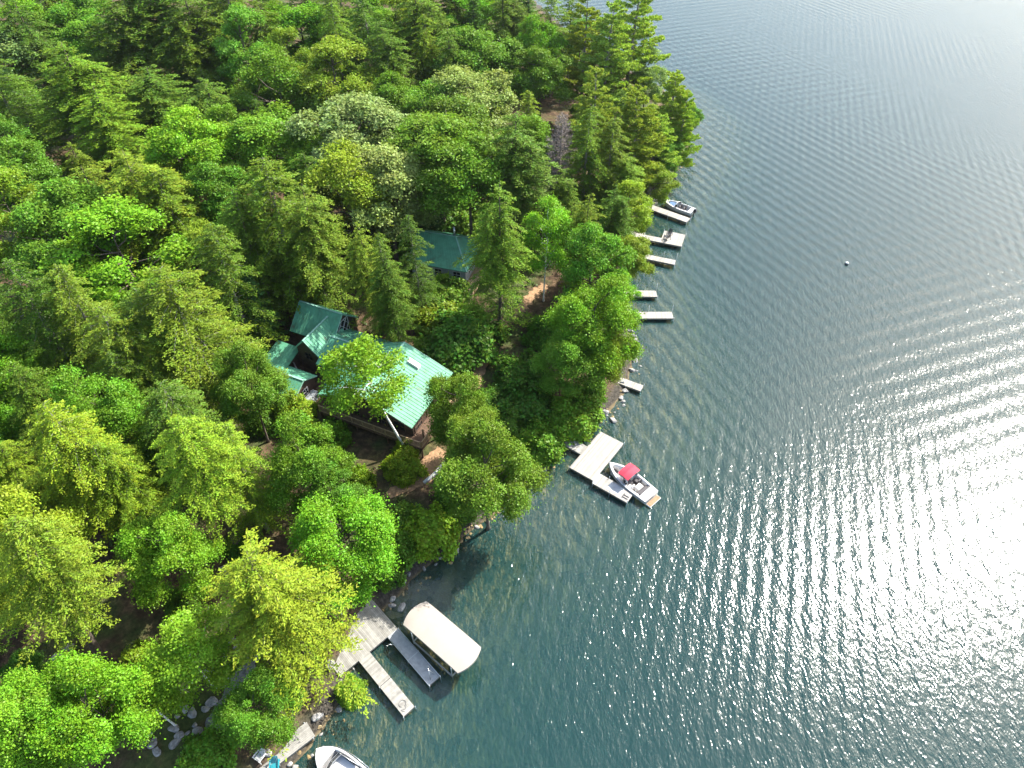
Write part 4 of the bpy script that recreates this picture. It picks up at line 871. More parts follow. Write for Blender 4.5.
for (x, y, r_) in [(-25.18, 19.13, 0.58), (-24.8, 21.23, 0.43), (-23.77, 19.82, 0.32), (-27.01, 19.23, 0.46), (-29.33, 18.5, 0.57), (-25.62, 19.52, 0.32), (-26.95, 20.9, 0.56), (-27.92, 17.53, 0.56), (-26.48, 18.74, 0.5), (-26.8, 18.16, 0.59), (-25.05, 20.9, 0.33), (-29.01, 18.83, 0.47), (-28.46, 18.35, 0.38), (-25.09, 20.79, 0.43), (-25.97, 18.94, 0.29), (-24.91, 21.28, 0.53), (-27.25, 20.14, 0.29), (-27.24, 19.18, 0.52), (-23.63, 21.07, 0.39), (-26.06, 20.39, 0.52), (-24.64, 21.39, 0.58), (-28.49, 18.0, 0.57), (-24.79, 25.25, 0.32), (-24.07, 24.49, 0.43), (-23.63, 24.16, 0.36), (-24.81, 24.14, 0.31), (-23.72, 25.72, 0.31), (-24.03, 23.48, 0.29), (-24.16, 22.74, 0.27)]: rock(x, y, r_, 'blue grey stone in the rough stone bank beside the gravel path', 'stones of the bank beside the gravel path', cat='stone', flat=.8)

# ------------------------------------------------------------------ docks
def planks(mb, x0, x1, y0, y1, z, across, pw=.145, gap=.012, th=.035, rnd=random.Random(4)):
    a0, a1 = (x0, x1) if across else (y0, y1)
    n = max(1, round((a1 - a0) / pw)); st = (a1 - a0) / n
    for i in range(n):
        p0, p1 = a0 + i * st, a0 + (i + 1) * st - gap; dz = rnd.uniform(-.003, .003)
        if across: mb.box(p0, p1, y0, y1, z - th + dz, z + dz)
        else: mb.box(x0, x1, p0, p1, z - th + dz, z + dz)
def dock(label, loc, ang, rects, posts, z=.5, mat='deck_white', group=None, pole=None):
    r = empty('dock', (loc[0], loc[1], 0), R(ang), label, 'dock', group)
    fr = MB()
    for rc in rects:
        x0, x1, y0, y1, across = rc[:5]; m_ = rc[5] if len(rc) > 5 else mat
        d = MB(); planks(d, x0, x1, y0, y1, z, across); dk = d.build('deck', M[m_], r)
        pr = random.Random(int(x0 * 31 + y0 * 17)); vals = [pr.random() for _ in range(len(d.f) // 6)]
        dk.data.attributes.new('plank', 'FLOAT', 'FACE').data.foreach_set('value', np.repeat(vals, 6).astype(np.float32))
        zb, zt = z - .26, z - .036
        fr.box(x0 + .01, x1 - .01, y0 + .01, y0 + .06, zb, zt); fr.box(x0 + .01, x1 - .01, y1 - .06, y1 - .01, zb, zt)
        fr.box(x0 + .01, x0 + .06, y0 + .062, y1 - .062, zb, zt); fr.box(x1 - .06, x1 - .01, y0 + .062, y1 - .062, zb, zt)
        fr.box(x0 + .07, x1 - .07, (y0 + y1) / 2 - .03, (y0 + y1) / 2 + .03, zb + .02, zt)
    fr.build('frame', M['dock_frame'], r)
    for (x, y, top) in posts:
        g = MB(); wx = loc[0] + x * math.cos(R(ang)) - y * math.sin(R(ang)); wy = loc[1] + x * math.sin(R(ang)) + y * math.cos(R(ang))
        g.tube([(x, y, min(0, gnd(wx, wy)) - .1), (x, y, z + top)], .035 if top < .8 else .028, 8); g.build('post', M[pole or 'aluminium'], r)
    return r
d = dock('pale L shaped dock with a wide platform beside the white motorboat with the red top', (10.24, 51.69), -36.4,
     [(-.1, 3.0, -6.5, 0, True), (3.004, 7.3, -6.85, -5.25, True), (-4.8, -.104, -4.2, -2.8, True, 'deck_grey')],
     [(-.14, -6.54, .25), (3.04, .04, .2), (-.14, .04, .2), (3.1, -6.9, .5), (5.2, -6.9, .6), (7.34, -6.9, .5), (7.34, -5.2, .4), (4.2, -5.2, .35), (-2.5, -4.24, .1), (-2.5, -2.76, .1)], .55)
g = MB(); g.box(4.6, 6.2, -6.62, -5.45, .552, .566); g.build('mat', M['grey_siding'], d)
g = MB(); g.box(6.55, 7.15, -6.5, -6.42, .552, .6); g.box(6.55, 7.15, -6.2, -6.12, .552, .6); g.box(6.5, 6.58, -6.55, -6.0, .602, .63); g.build('ladder', M['hull_dark'], d)
d = dock('weathered grey dock with two fingers under the yellow hemlock, next to the covered boat lift', (-12.54, 30.36), -46.2,
     [(-1.2, 3.15, -6.2, 0, False, 'deck_grey'), (3.154, 6.1, -1.1, 0, True, 'deck_grate'), (6.14, 9.1, -1.1, 0, True, 'deck_grate'), (3.154, 6.25, -4.25, -3.1, True, 'deck_grey'), (6.29, 9.6, -4.25, -3.1, True, 'deck_grey')],
     [(3.2, .04, .1), (6.12, .04, .15), (9.14, .04, .15), (6.12, -1.14, .15), (9.14, -1.14, .15), (6.27, -4.29, .12), (9.64, -4.29, .12), (9.64, -3.06, .12), (-1.1, .04, .1)], .6)
g = MB()
for y in (-1.14, .04): g.box(3.16, 9.1, y - .02, y + .02, .5, .625)
g.box(6.105, 6.135, -1.1, 0, .56, .62); g.build('edge_rail', M['aluminium'], d)
g = MB(); g.tube([(4.2, -1.12, .6), (4.0, -1.5, 1.0), (3.9, -1.75, .9), (3.9, -1.85, -.5)], .025, 6); g.build('handrail', M['aluminium'], d)
g = MB(); g.tube([(8.0, -.2, .62), (8.0, -.25, 1.35), (8.3, -.5, 1.4), (8.8, -.7, .62)], .025, 6); g.tube([(8.3, -.5, 1.4), (8.6, -.2, .62)], .025, 6); g.build('handrail', M['aluminium'], d)
g = MB()
g.tube([(8.7 + .28 * math.cos(a), -3.7 + .3 * math.sin(a), .615) for a in [i * .5 for i in range(12)]], .018, 5); g.tube([(9.0, -3.5, .615), (9.2, -3.8, .615), (9.05, -4.1, .615), (9.4, -3.95, .615)], .02, 5)
tag(g.build('mooring_rope', M['hull_dark'], None), 'dark rope lying on the end of the grey dock finger', 'rope').matrix_world = d.matrix_world.copy()
bpy.data.objects['mooring_rope'].location = d.location; bpy.data.objects['mooring_rope'].rotation_euler = d.rotation_euler
dock('far pale dock reaching from the pines with the white outboard boat tied along it', (21.7, 101.6), -37,
     [(-1.5, 1.6, -.3, 3.2, False), (1.604, 8.3, -.3, 1.15, True)], [(8.34, -.34, .3), (8.34, 1.19, .3), (5, -.34, .3), (1.7, 3.24, .3)], .55)
dock('far U shaped pale dock with a wide end platform holding two dark chairs', (17.5, 89.9), -20.4,
     [(-.3, 2.2, -1.3, 4.4, False), (2.204, 4.9, 2.5, 3.75, True), (4.904, 8.25, 2.5, 6.0, True), (1.4, 8.15, -2.65, -1.45, True)],
     [(4.2, -1.4, 1.2), (6.3, -1.4, 1.1), (8.2, -1.4, 1.2), (8.2, -2.7, .2), (8.3, 2.45, .2), (8.3, 6.05, .2), (4.86, 6.05, .2)], .6, pole='white_paint')
dock('short pale dock half hidden by leaves, farther of two straight docks with poles', (13.5, 77.1), -2,
     [(0, 7.0, 0, 1.4, True)], [(7.04, 1.44, 1.3), (7.04, -.04, .2), (4.2, 1.44, 1.0)], .55, pole='white_paint')
dock('straight pale dock with white poles standing above the rocky shallows', (14.6, 72.1), 0,
     [(0, 7.4, 0, 1.4, True)], [(7.44, 1.44, 1.2), (4.2, 1.44, 1.1), (1.4, 1.44, 1.1), (7.44, -.04, .2)], .55, pole='white_paint')
dock('smallest dock, a short white plank pier over the stones', (11.9, 61.6), -28.9,
     [(0, 4.9, -1.1, 0, True)], [(4.94, .04, .25), (4.94, -1.14, .25), (3, -1.14, .1)], .5)
dock('stone grey dock in dappled shade at the bow of the boat by the lower edge', (-16.12, 18.85), -139.8,
     [(-.2, 5.5, -1.45, 0, False, 'deck_grey')], [(0, .05, .2), (0, -1.5, .1), (3, .05, .1)], .6)

# ------------------------------------------------------------------ boat lift cover
r = empty('boat_lift', (-6.15, 26.6, 0), R(-40), 'boat lift under a long beige canvas canopy beside the grey dock', 'boat lift')
L2, W2, n_ = 3.3, 1.45, 16
top, fs = [], []
ns, nc = 24, 12
for i in range(ns + 1):
    s_ = i / ns * 2 - 1
    for j in range(nc + 1):
        t_ = j / nc * 2 - 1
        bow_ = L2 * s_ + .42 * s_ * abs(s_) * (1 - t_ * t_) * 1.0
        z = 2.45 + .1 * (1 - t_ * t_) - .12 * abs(s_) ** 6 + .012 * math.sin(s_ * 22) * (1 - t_ * t_)
        top.append((bow_, W2 * t_, z))
for i in range(ns):
    for j in range(nc):
        a = i * (nc + 1) + j; fs.append((a, a + 1, a + nc + 2, a + nc + 1))
g = MB(); g.add(top, fs, True)
rim = [i * (nc + 1) for i in range(ns + 1)] + [ns * (nc + 1) + j for j in range(1, nc + 1)] + [i * (nc + 1) + nc for i in range(ns - 1, -1, -1)] + [j for j in range(nc - 1, 0, -1)]
rv = [top[i] for i in rim]; k = len(rv)
g.add(rv + [(x * 1.004, y * 1.01, z - .19) for x, y, z in rv], [(i, (i + 1) % k, (i + 1) % k + k, i + k) for i in range(k)], True)
g.build('canopy', M['canvas'], r)
for x in (-2.4, 2.4):
    for y in (-1.38, 1.38):
        g = MB(); g.tube([(x, y, -1.6), (x, y, 2.36)], .05, 8); g.build('post', M['aluminium'], r)
g = MB()
for y in (-1.38, 1.38): g.bar((-3, y, 2.3), (3, y, 2.3), .06); g.bar((-2.4, y, .15), (2.4, y, .15), .12)
for x in (-2.4, 2.4): g.bar((x, -1.38, .1), (x, 1.38, .1), .1); g.bar((x, -1.38, 2.3), (x, 1.38, 2.3), .05)
g.build('frame', M['aluminium'], r)

# ------------------------------------------------------------------ boats
def hull_parts(r, Lb, beam, z0=.0, free=.75, open0=.16, open1=.86, rim=.24, bowfull=1.0, mat='gel_white', floor='carpet', stripe=None):
    """x from stern (0) to bow (Lb); returns gunwale half breadth function"""
    def hb(s_): return beam / 2 * (.90 + .10 * min(1, s_ * 3)) * max(0.0, (1 - max(0, (s_ - .42) / .58) ** (2.3 * bowfull))) ** .9
    ns = 26; ss = [i / ns for i in range(ns + 1)]; ss[-1] = .995
    def zg(s_): return z0 + free * (.92 + .30 * s_ * s_)
    secs = []
    for s_ in ss:
        b_ = max(hb(s_), .02); x = Lb * s_; rise = max(0, s_ - .6) ** 2 * 2.2
        secs.append([(x, 0, z0 - .32 + rise * .9), (x, b_ * .55, z0 - .16 + rise * .8), (x, b_ * .88, z0 + .05 + rise * .5), (x, b_ * 1.0, z0 + free * .55 + rise * .2), (x, b_ * .985, zg(s_))])
    g = MB(); vs = []; m_ = len(secs[0]) * 2 - 1
    for sec in secs:
        vs += [(x, -y, z) for x, y, z in reversed(sec[1:])] + sec
    fs = [(i * m_ + j, (i + 1) * m_ + j, (i + 1) * m_ + j + 1, i * m_ + j + 1) for i in range(ns) for j in range(m_ - 1)]
    fs.append(tuple(range(m_)))
    g.add(vs, fs, True); g.build('hull', M[mat], r)
    # deck cap with the cockpit opening
    g = MB(); inn = lambda s_: max(.03, hb(s_) - rim * (1 + .3 * max(0, s_ - .6)))
    op = [s_ for s_ in ss if open0 < s_ < open1]; op = [open0] + op + [open1]
    for sg in (-1, 1):
        vs, fs = [], []
        for s_ in op: vs += [(Lb * s_, sg * hb(s_) * .985, zg(s_)), (Lb * s_, sg * (hb(s_) + inn(s_)) / 2, zg(s_) + .05), (Lb * s_, sg * inn(s_), zg(s_) + .03), (Lb * s_, sg * (inn(s_) - .02), z0 + .12)]
        for i in range(len(op) - 1):
            for j in range(3): fs.append((i * 4 + j, i * 4 + j + 1, (i + 1) * 4 + j + 1, (i + 1) * 4 + j))
        g.add(vs, fs, True)
    for rng_ in ([s_ for s_ in ss if s_ <= open0] + [open0], [open1] + [s_ for s_ in ss if s_ >= open1]):
        vs, fs = [], []
        for s_ in rng_:
            b_ = max(hb(s_) * .985, .015); vs += [(Lb * s_, -b_, zg(s_)), (Lb * s_, -b_ / 2, zg(s_) + .06), (Lb * s_, b_ / 2, zg(s_) + .06), (Lb * s_, b_, zg(s_))]
        for i in range(len(rng_) - 1):
            for j in range(3): fs.append((i * 4 + j, i * 4 + j + 1, (i + 1) * 4 + j + 1, (i + 1) * 4 + j))
        g.add(vs, fs, True)
    for s_ in (open0, open1):
        b_ = inn(s_); g.add([(Lb * s_, -b_, zg(s_) + .04), (Lb * s_, b_, zg(s_) + .04), (Lb * s_, b_, z0 + .12), (Lb * s_, -b_, z0 + .12)], [(0, 1, 2, 3)])
    g.build('deck', M[mat], r)
    g = MB(); vs = []
    for s_ in op: vs += [(Lb * s_, -inn(s_) + .01, z0 + .14), (Lb * s_, inn(s_) - .01, z0 + .14)]
    g.add(vs, [(2 * i, 2 * i + 1, 2 * i + 3, 2 * i + 2) for i in range(len(op) - 1)]); g.build('cockpit_floor', M[floor], r)
    g = MB()
    for sg in (-1, 1): g.tube([(Lb * s_, sg * (hb(s_) * 1.0 + .012), zg(s_) - .05) for s_ in ss], .028, 5)
    g.build('rub_rail', M['hull_dark'] if stripe is None else M[stripe], r)
    return hb, zg, inn
def cushion(mb, x0, x1, y0, y1, z0, z1, c=.05):
    mb.hexa([(x0, y0, z0), (x1, y0, z0), (x1, y1, z0), (x0, y1, z0)], [(x0, y0, z1 - c), (x1, y0, z1 - c), (x1, y1, z1 - c), (x0, y1, z1 - c)])
    mb.hexa([(x0, y0, z1 - c), (x1, y0, z1 - c), (x1, y1, z1 - c), (x0, y1, z1 - c)], [(x0 + c, y0 + c, z1), (x1 - c, y0 + c, z1), (x1 - c, y1 - c, z1), (x0 + c, y1 - c, z1)])
    return mb
def windshield(r, x, half, z, lean=.45, hgt=.42, side=.75):
    g = MB(); t_ = MB()
    P = [(x - side, -half, z), (x, -half * .82, z + .02), (x + .12, 0, z + .03), (x, half * .82, z + .02), (x - side, half, z)]
    Q = [(p_[0] - lean * .55, p_[1] * .93, p_[2] + hgt) for p_ in P]
    for i in range(4): g.add([P[i], P[i + 1], Q[i + 1], Q[i]], [(0, 1, 2, 3)])
    ws = g.build('windshield', M['glass'], r)
    t_.tube(Q, .022, 6); t_.tube(P, .02, 6)
    for a, b_ in zip(P, Q): t_.tube([a, b_], .018, 6)
    t_.build('frame', M['aluminium'], ws)

# motorboat with the red top
th = math.atan2(46.88 - 42.3, 10.68 - 14.9)
r = empty('motorboat', (14.75, 42.55, 0), th, 'white motorboat with red canvas top and tan swim platform beside the L shaped dock', 'motorboat')
Lb = 6.0
hb, zg, inn = hull_parts(r, Lb, 2.4, open0=.15, open1=.90, rim=.27)
windshield(r, Lb * .58, 1.0, zg(.58), .5, .42, .6)
for sg in (-1, 1):
    g = MB(); cushion(g, Lb * .50, Lb * .57, sg * .35 if sg > 0 else -.93, .93 if sg > 0 else -.35, .14, .86, .06); g.build('console', M['gel_white'], r)
    g = MB(); cushion(g, Lb * .63, Lb * .86, min(sg * .3, sg * .66), max(sg * .3, sg * .66), .14, .52); g.build('bow_seat', M['seat_vinyl'], r)
    g = MB(); cushion(g, Lb * .37, Lb * .45, min(sg * .32, sg * .85), max(sg * .32, sg * .85), .14, .55); cushion(g, Lb * .345, Lb * .372, min(sg * .32, sg * .85), max(sg * .32, sg * .85), .3, .98, .03); g.build('seat', M['seat_vinyl' if sg > 0 else 'dark_vinyl'], r)
g = MB(); cushion(g, Lb * .16, Lb * .235, -.88, .88, .14, .58); cushion(g, Lb * .15, Lb * .175, -.86, .86, .5, .9, .03); g.build('rear_seat', M['dark_vinyl'], r)
g = MB(); cushion(g, Lb * .24, Lb * .345, -.42, .42, .14, .74, .08); g.build('engine_box', M['seat_vinyl'], r)
g = MB(); g.tube([(Lb * .485 + .1 * math.sin(a) * .3, .62 + .17 * math.cos(a), .86 + .17 * math.sin(a)) for a in [i * .524 for i in range(13)]], .018, 6); g.build('steering_wheel', M['hull_dark'], r)
g = MB(); cushion(g, -.62, -.02, -.92, .92, .1, .2, .03)
sp = g.build('swim_platform', M['gel_white'], r); g = MB(); planks(g, -.58, -.06, -.86, .86, .225, False, .1, .01, .02); g.build('teak_deck', M['teak'], sp)
# canvas top on bows, turned over the helm
g = MB(); vs, fs = [], []; ni, nj = 10, 8
for i in range(ni + 1):
    for j in range(nj + 1):
        s_ = i / ni; t_ = j / nj * 2 - 1
        vs.append((Lb * .435 + 1.4 * s_, 1.02 * t_, 1.86 + .17 * (1 - t_ * t_) - .10 * (s_ * 2 - 1) ** 2 + .025 * math.cos(s_ * 12.6)))
for i in range(ni):
    for j in range(nj):
        a = i * (nj + 1) + j; fs.append((a, a + 1, a + nj + 2, a + nj + 1))
g.add(vs, fs, True); low = [(x, y, z - .03) for x, y, z in vs]; g.add(low, [tuple(reversed(f_)) for f_ in fs], True)
edge_ = [(i * (nj + 1)) for i in range(ni + 1)]; 
bt = g.build('canvas_top', M['red_canvas'], r)
g = MB()
for x in (Lb * .44, Lb * .44 + .7, Lb * .435 + 1.38):
    for sg in (-1, 1): g.tube([(Lb * .50, sg * 1.08, zg(.5)), (x, sg * 1.0, 1.84)], .018, 6)
g.build('bow_frame', M['aluminium'], bt)

# white outboard boat at the far dock
r = empty('motorboat', (29.82, 99.58, 0), R(143), 'small white outboard boat with blue cover and dark seats at the farthest dock', 'motorboat')
Lb = 5.4; hb, zg, inn = hull_parts(r, Lb, 2.15, open0=.12, open1=.84, rim=.25, floor='seat_vinyl')
g = MB(); cushion(g, Lb * .60, Lb * .80, -.55, .55, .14, .74); g.build('bow_cover', M['blue_cover'], r)
for x in (.42, .28):
    for sg in (-1, 1):
        g = MB(); cushion(g, Lb * x, Lb * x + .45, min(sg * .2, sg * .7), max(sg * .2, sg * .7), .14, .55); cushion(g, Lb * x - .1, Lb * x + .05, min(sg * .2, sg * .7), max(sg * .2, sg * .7), .4, .95, .03); g.build('seat', M['dark_vinyl'], r)
windshield(r, Lb * .58, .8, zg(.55), .4, .35, .4)
g = MB(); cushion(g, -.55, -.08, -.2, .2, .55, 1.15, .09); g.box(-.32, -.14, -.08, .08, -.5, .56); g.build('outboard_motor', M['hull_dark'], r)

# boat at the lower edge of the picture
r = empty('motorboat', (-10.29, 14.41, 0), 2.558, 'white motorboat with a wide blue grey windshield, bow towards the trees at the lower edge', 'motorboat')
Lb = 6.4; hb, zg, inn = hull_parts(r, Lb, 2.45, open0=.14, open1=.80, rim=.2, bowfull=1.7, floor='carpet')
g = MB(); cushion(g, Lb * .40, Lb * .72, -.85, .85, .6, .93, .08); g.build('cabin_top', M['gel_white'], r)
windshield(r, Lb * .74, .98, zg(.7) + .03, .9, .62, 1.7)
g = MB(); cushion(g, Lb * .2, Lb * .3, -.8, .8, .14, .6); g.build('seat', M['dark_vinyl'], r)
g = MB()
for x, y in ((Lb * .55, -1.25), (Lb * .75, -1.1), (Lb * .35, -1.25)): g.tube([(x, y, zg(.6)), (x, y - .03, zg(.6) + .3)], .014, 6)
g.tube([(Lb * .3, -1.28, zg(.6) + .3), (Lb * .55, -1.28, zg(.6) + .32), (Lb * .78, -1.08, zg(.6) + .32)], .018, 6); g.build('side_rail', M['aluminium'], r)

# ------------------------------------------------------------------ buildings
def roof_quad(mb, a, b_, c_, d_, th=.09, rib=.42):
    """a-b along the ridge, d-c along the eave; standing seams run from ridge to eave"""
    a, b_, c_, d_ = map(Vector, (a, b_, c_, d_))
    mb.slab([a, b_, c_, d_], th)
    n = max(2, int(max((b_ - a).length, (c_ - d_).length) / rib))
    nrm = (b_ - a).cross(d_ - a)
    if nrm.length < 1e-4: nrm = (c_ - d_).cross(a - d_)
    nrm.normalize()
    if nrm.z < 0: nrm = -nrm
    for i in range(n + 1):
        f = (i + .02) / (n + .04); p_ = a.lerp(b_, f) + nrm * .012; q = d_.lerp(c_, f) + nrm * .012
        mb.bar(p_, q, .035, .05)
def gable(parent, ax, u0, u1, c_, half, zr, ze, zg_, wall='brown_siding', oh=.3, name='wall', in_=.3):
    """ridge along ax ('x' or 'y') from u0 to u1 at c_"""
    P = (lambda u, v, z: (u, c_ + v, z)) if ax == 'x' else (lambda u, v, z: (c_ + v, u, z))
    g = MB(); h = half - oh; sl = (zr - ze) / half; zw = ze + sl * oh - .12
    a0, a1 = u0 + in_, u1 - in_
    prof = [(-h, zg_), (h, zg_), (h, zw), (0, zr - .12), (-h, zw)]
    g.add([P(a0, v, z) for v, z in prof] + [P(a1, v, z) for v, z in prof], [(0, 1, 2, 3, 4), (9, 8, 7, 6, 5)] + [(i, (i + 1) % 5, (i + 1) % 5 + 5, i + 5) for i in range(5)])
    w_ = g.build(name, M[wall], parent)
    g = MB()
    for sg in (-1, 1): roof_quad(g, P(u0, sg * .004, zr), P(u1, sg * .004, zr), P(u1, sg * half, ze), P(u0, sg * half, ze))
    ro = g.build('roof', M['roof'], parent)
    g = MB(); g.bar(P(u0 - .01, 0, zr + .035), P(u1 + .01, 0, zr + .035), .22, .03)
    for u in (u0 - .02, u1 + .02):
        for sg in (-1, 1): g.bar(P(u, sg * .06, zr - .06), P(u, sg * half, ze - .07), .05, .16)
    g.build('trim', M['roof_trim'], ro)
    return w_, ro, P
def window(parent, c_, ux, w_, h_, frame='white_paint', nv=1, nh=1, diamond=False):
    """window centred at c_ on a wall; ux = direction along the wall, standing 2 cm proud"""
    c_ = Vector(c_); ux = Vector(ux).normalized(); uz = Vector((0, 0, 1)); un = ux.cross(uz)
    g = MB(); q = lambda a, b_, d_: c_ + ux * a + uz * b_ + un * d_
    for a0, a1, b0, b1 in ((-w_ / 2 - .07, w_ / 2 + .07, h_ / 2, h_ / 2 + .07), (-w_ / 2 - .07, w_ / 2 + .07, -h_ / 2 - .09, -h_ / 2), (-w_ / 2 - .07, -w_ / 2, -h_ / 2, h_ / 2), (w_ / 2, w_ / 2 + .07, -h_ / 2, h_ / 2)):
        g.hexa([q(a0, b0, -.05), q(a1, b0, -.05), q(a1, b1, -.05), q(a0, b1, -.05)], [q(a0, b0, .06), q(a1, b0, .06), q(a1, b1, .06), q(a0, b1, .06)])
    for i in range(1, nv + 1): g.bar(q(-w_ / 2 + w_ * i / (nv + 1), -h_ / 2, .035), q(-w_ / 2 + w_ * i / (nv + 1), h_ / 2, .035), .045, .03)
    for i in range(1, nh + 1): g.bar(q(-w_ / 2, -h_ / 2 + h_ * i / (nh + 1), .045), q(w_ / 2, -h_ / 2 + h_ * i / (nh + 1), .045), .045, .03)
    if diamond:
        for i in range(-2, 3):
            for sg in (-1, 1):
                x0 = i * w_ / 2.0; pts_ = [(x0 - sg * h_ / 2 * .8 + sg * .8 * t_ * h_, -h_ / 2 + h_ * t_) for t_ in np.linspace(0, 1, 41)]
                pts_ = [p_ for p_ in pts_ if abs(p_[0]) <= w_ / 2]
                if len(pts_) > 2: g.bar(q(*pts_[0], .05), q(*pts_[-1], .05), .11, .04)
    f = g.build('window', M[frame], parent)
    g = MB(); g.add([q(-w_ / 2, -h_ / 2, .015), q(w_ / 2, -h_ / 2, .015), q(w_ / 2, h_ / 2, .015), q(-w_ / 2, h_ / 2, .015)], [(0, 1, 2, 3)]); g.build('pane', M['glass'], f)
    return f
def railing(parent, pts, h=.95, m_='tan_wood', name='railing', sp=.16, base=None):
    g = MB()
    for a, b_ in zip(pts[:-1], pts[1:]):
        a = Vector(a); b_ = Vector(b_); n = max(2, int((b_ - a).length / sp)); up = Vector((0, 0, h))
        g.bar(a + up, b_ + up, .09, .045); g.bar(a + up * .12, b_ + up * .12, .05, .05)
        for i in range(n + 1):
            p_ = a.lerp(b_, i / n); k = .09 if i in (0, n) or i % 9 == 0 else .035
            g.bar(p_, p_ + up * (.97 if k < .05 else 1.06), k)
    return g.build(name, M[m_], parent)

O_ = (-10.7, 48.34); zl = 1.6
lodge = empty('lodge', (*O_, 0), R(-24.4), 'sprawling brown lodge with joined green metal roofs, its largest pale roof behind the birch', 'house')
wm, rm, _ = gable(lodge, 'y', 0, 9.3, -6.1, 6.1, 7.5, 5.0, zl, 'brown_siding', in_=.5)
gable(lodge, 'x', -15.3, -9.0, 7.5, 3.5, 6.55, 5.03, zl, 'log_wood')
gable(lodge, 'y', 4.6, 9.75, -17.0, 1.8, 7.5, 5.7, zl, 'brown_siding')
wu, _, _ = gable(lodge, 'x', -21.4, -15.2, 10.1, 2.85, 8.0, 5.45, zl, 'brown_siding')
sk = MB(); s5 = 2.5 / 6.1
def onr(x, y, h): return (x, y, 5 - x * s5 + h)
sk.hexa([onr(-4.5, 6.95, -.02), onr(-3.1, 6.95, -.02), onr(-3.1, 7.65, -.02), onr(-4.5, 7.65, -.02)], [onr(-4.45, 7.0, .34), onr(-3.15, 7.0, .34), onr(-3.15, 7.6, .34), onr(-4.45, 7.6, .34)])
skl = sk.build('skylight', M['white_paint'], rm)
window(lodge, (-15.49, 10.1, 5.9), (0, 1, 0), 2.0, 1.9, diamond=True, nv=0, nh=0)
window(lodge, (-15.49, 8.6, 4.1), (0, 1, 0), .8, 1.0, frame='tan_wood')
window(lodge, (-15.49, 11.4, 4.1), (0, 1, 0), .8, 1.0, frame='tan_wood')
for x in (-10.2, -7.9, -4.3, -2.0): window(lodge, (x, .49, 3.9), (1, 0, 0), 1.3, 1.3, frame='log_wood')
window(lodge, (-6.1, .49, 5.9), (1, 0, 0), 1.4, .8, frame='log_wood')
for y in (1.6, 4.2, 6.8): window(lodge, (-.29, y, 3.9), (0, 1, 0), 1.4, 1.25, frame='log_wood')
window(lodge, (-17.0, 4.89, 4.9), (1, 0, 0), .9, 1.0, frame='brown_siding')
for x in (-14.2, -13.0): window(lodge, (x, 4.29, 3.7), (1, 0, 0), .7, .9, frame='log_wood')
g = MB(); planks(g, -.28, 1.5, -.8, 8.8, 3.05, False, .15); planks(g, -11.9, -.284, -.8, .48, 3.05, False, .15)
for x, y in ((1.35, -.66), (1.35, 2), (1.35, 5.4), (1.35, 8.6), (-3, -.66), (-7, -.66), (-11.7, -.66)): g.box(x - .08, x + .08, y - .08, y + .08, 1.2, 3.0)
g.box(-11.9, 1.5, -.78, -.7, 2.78, 3.01); g.box(1.42, 1.5, -.69, 8.8, 2.78, 3.01)
pd = g.build('porch_deck', M['log_wood'], lodge)
railing(pd, [(-11.85, -.7, 3.06), (1.4, -.7, 3.06), (1.4, 8.7, 3.06)])
for y in (.3, 4.6, 8.9):
    g = MB(); g.box(1.0, 1.14, y, y + .14, 3.06, 4.85); g.build('porch_post', M['log_wood'], lodge)

sh = empty('shed', (*O_, 0), R(-24.4), 'small gabled shed with a narrow green roof left of the lodge, beside the firewood', 'shed')
gable(sh, 'x', -18.9, -14.7, .9, 2.15, 5.35, 4.2, zl, 'brown_siding', in_=.25)
window(sh, (-14.94, .9, 3.4), (0, 1, 0), .8, .8)
g = MB(); g.box(-14.95, -14.9, -.9, -.1, 2.0, 3.9); g.build('door', M['grey_siding'], sh)
sh2 = empty('shed', (*O_, 0), R(-24.4), 'low lean-to shed with a sun flecked single pitch green roof, farthest left of the lodge', 'shed')
g = MB(); g.hexa([(-21.5, 2.4, zl), (-18.9, 2.4, zl), (-18.9, 5.1, zl), (-21.5, 5.1, zl)], [(-21.5, 2.4, 4.32), (-18.9, 2.4, 4.32), (-18.9, 5.1, 5.0), (-21.5, 5.1, 5.0)]); g.build('wall', M['brown_siding'], sh2)
g = MB(); roof_quad(g, (-21.9, 5.4, 5.22), (-18.5, 5.4, 5.22), (-18.5, 2.0, 4.4), (-21.9, 2.0, 4.4)); g.build('roof', M['roof'], sh2)
g = MB(); g.box(-20.6, -19.8, 2.36, 2.399, 2.2, 4.0); g.build('door', M['log_wood'], sh2)

def at_lodge(x, y):
    c_, s_ = math.cos(R(-24.4)), math.sin(R(-24.4)); return (O_[0] + x * c_ - y * s_, O_[1] + x * s_ + y * c_)
bx_, by_ = at_lodge(-13.7, 3.3)
r = empty('barrel', (bx_, by_, gnd(bx_, by_)), 0, 'blue plastic barrel standing between the lodge and the small gabled shed', 'barrel')
g = MB(); g.tube([(0, 0, 0), (0, 0, .15), (0, 0, .5), (0, 0, .9), (0, 0, 1.0)], [.3, .34, .36, .34, .3], 16); g.build('body', M['blue_plastic'], r)
g = MB(); g.tube([(0, 0, 1.001), (0, 0, 1.04)], [.31, .31], 16); g.build('lid', M['hull_dark'], r)
bx_, by_ = at_lodge(-13.0, 3.2)
r = empty('cooler', (bx_, by_, gnd(bx_, by_)), R(-24.4), 'white storage chest standing beside the blue barrel', 'chest')
g = MB(); cushion(g, -.4, .4, -.75, .75, 0, .85, .05); g.build('body', M['white_paint'], r)
g = MB(); cushion(g, -.43, .43, -.78, .78, .852, .98, .05); g.build('lid', M['deck_grey'], r)
bx_, by_ = at_lodge(-14.0, .6)
g = MB(); fr = random.Random(8)
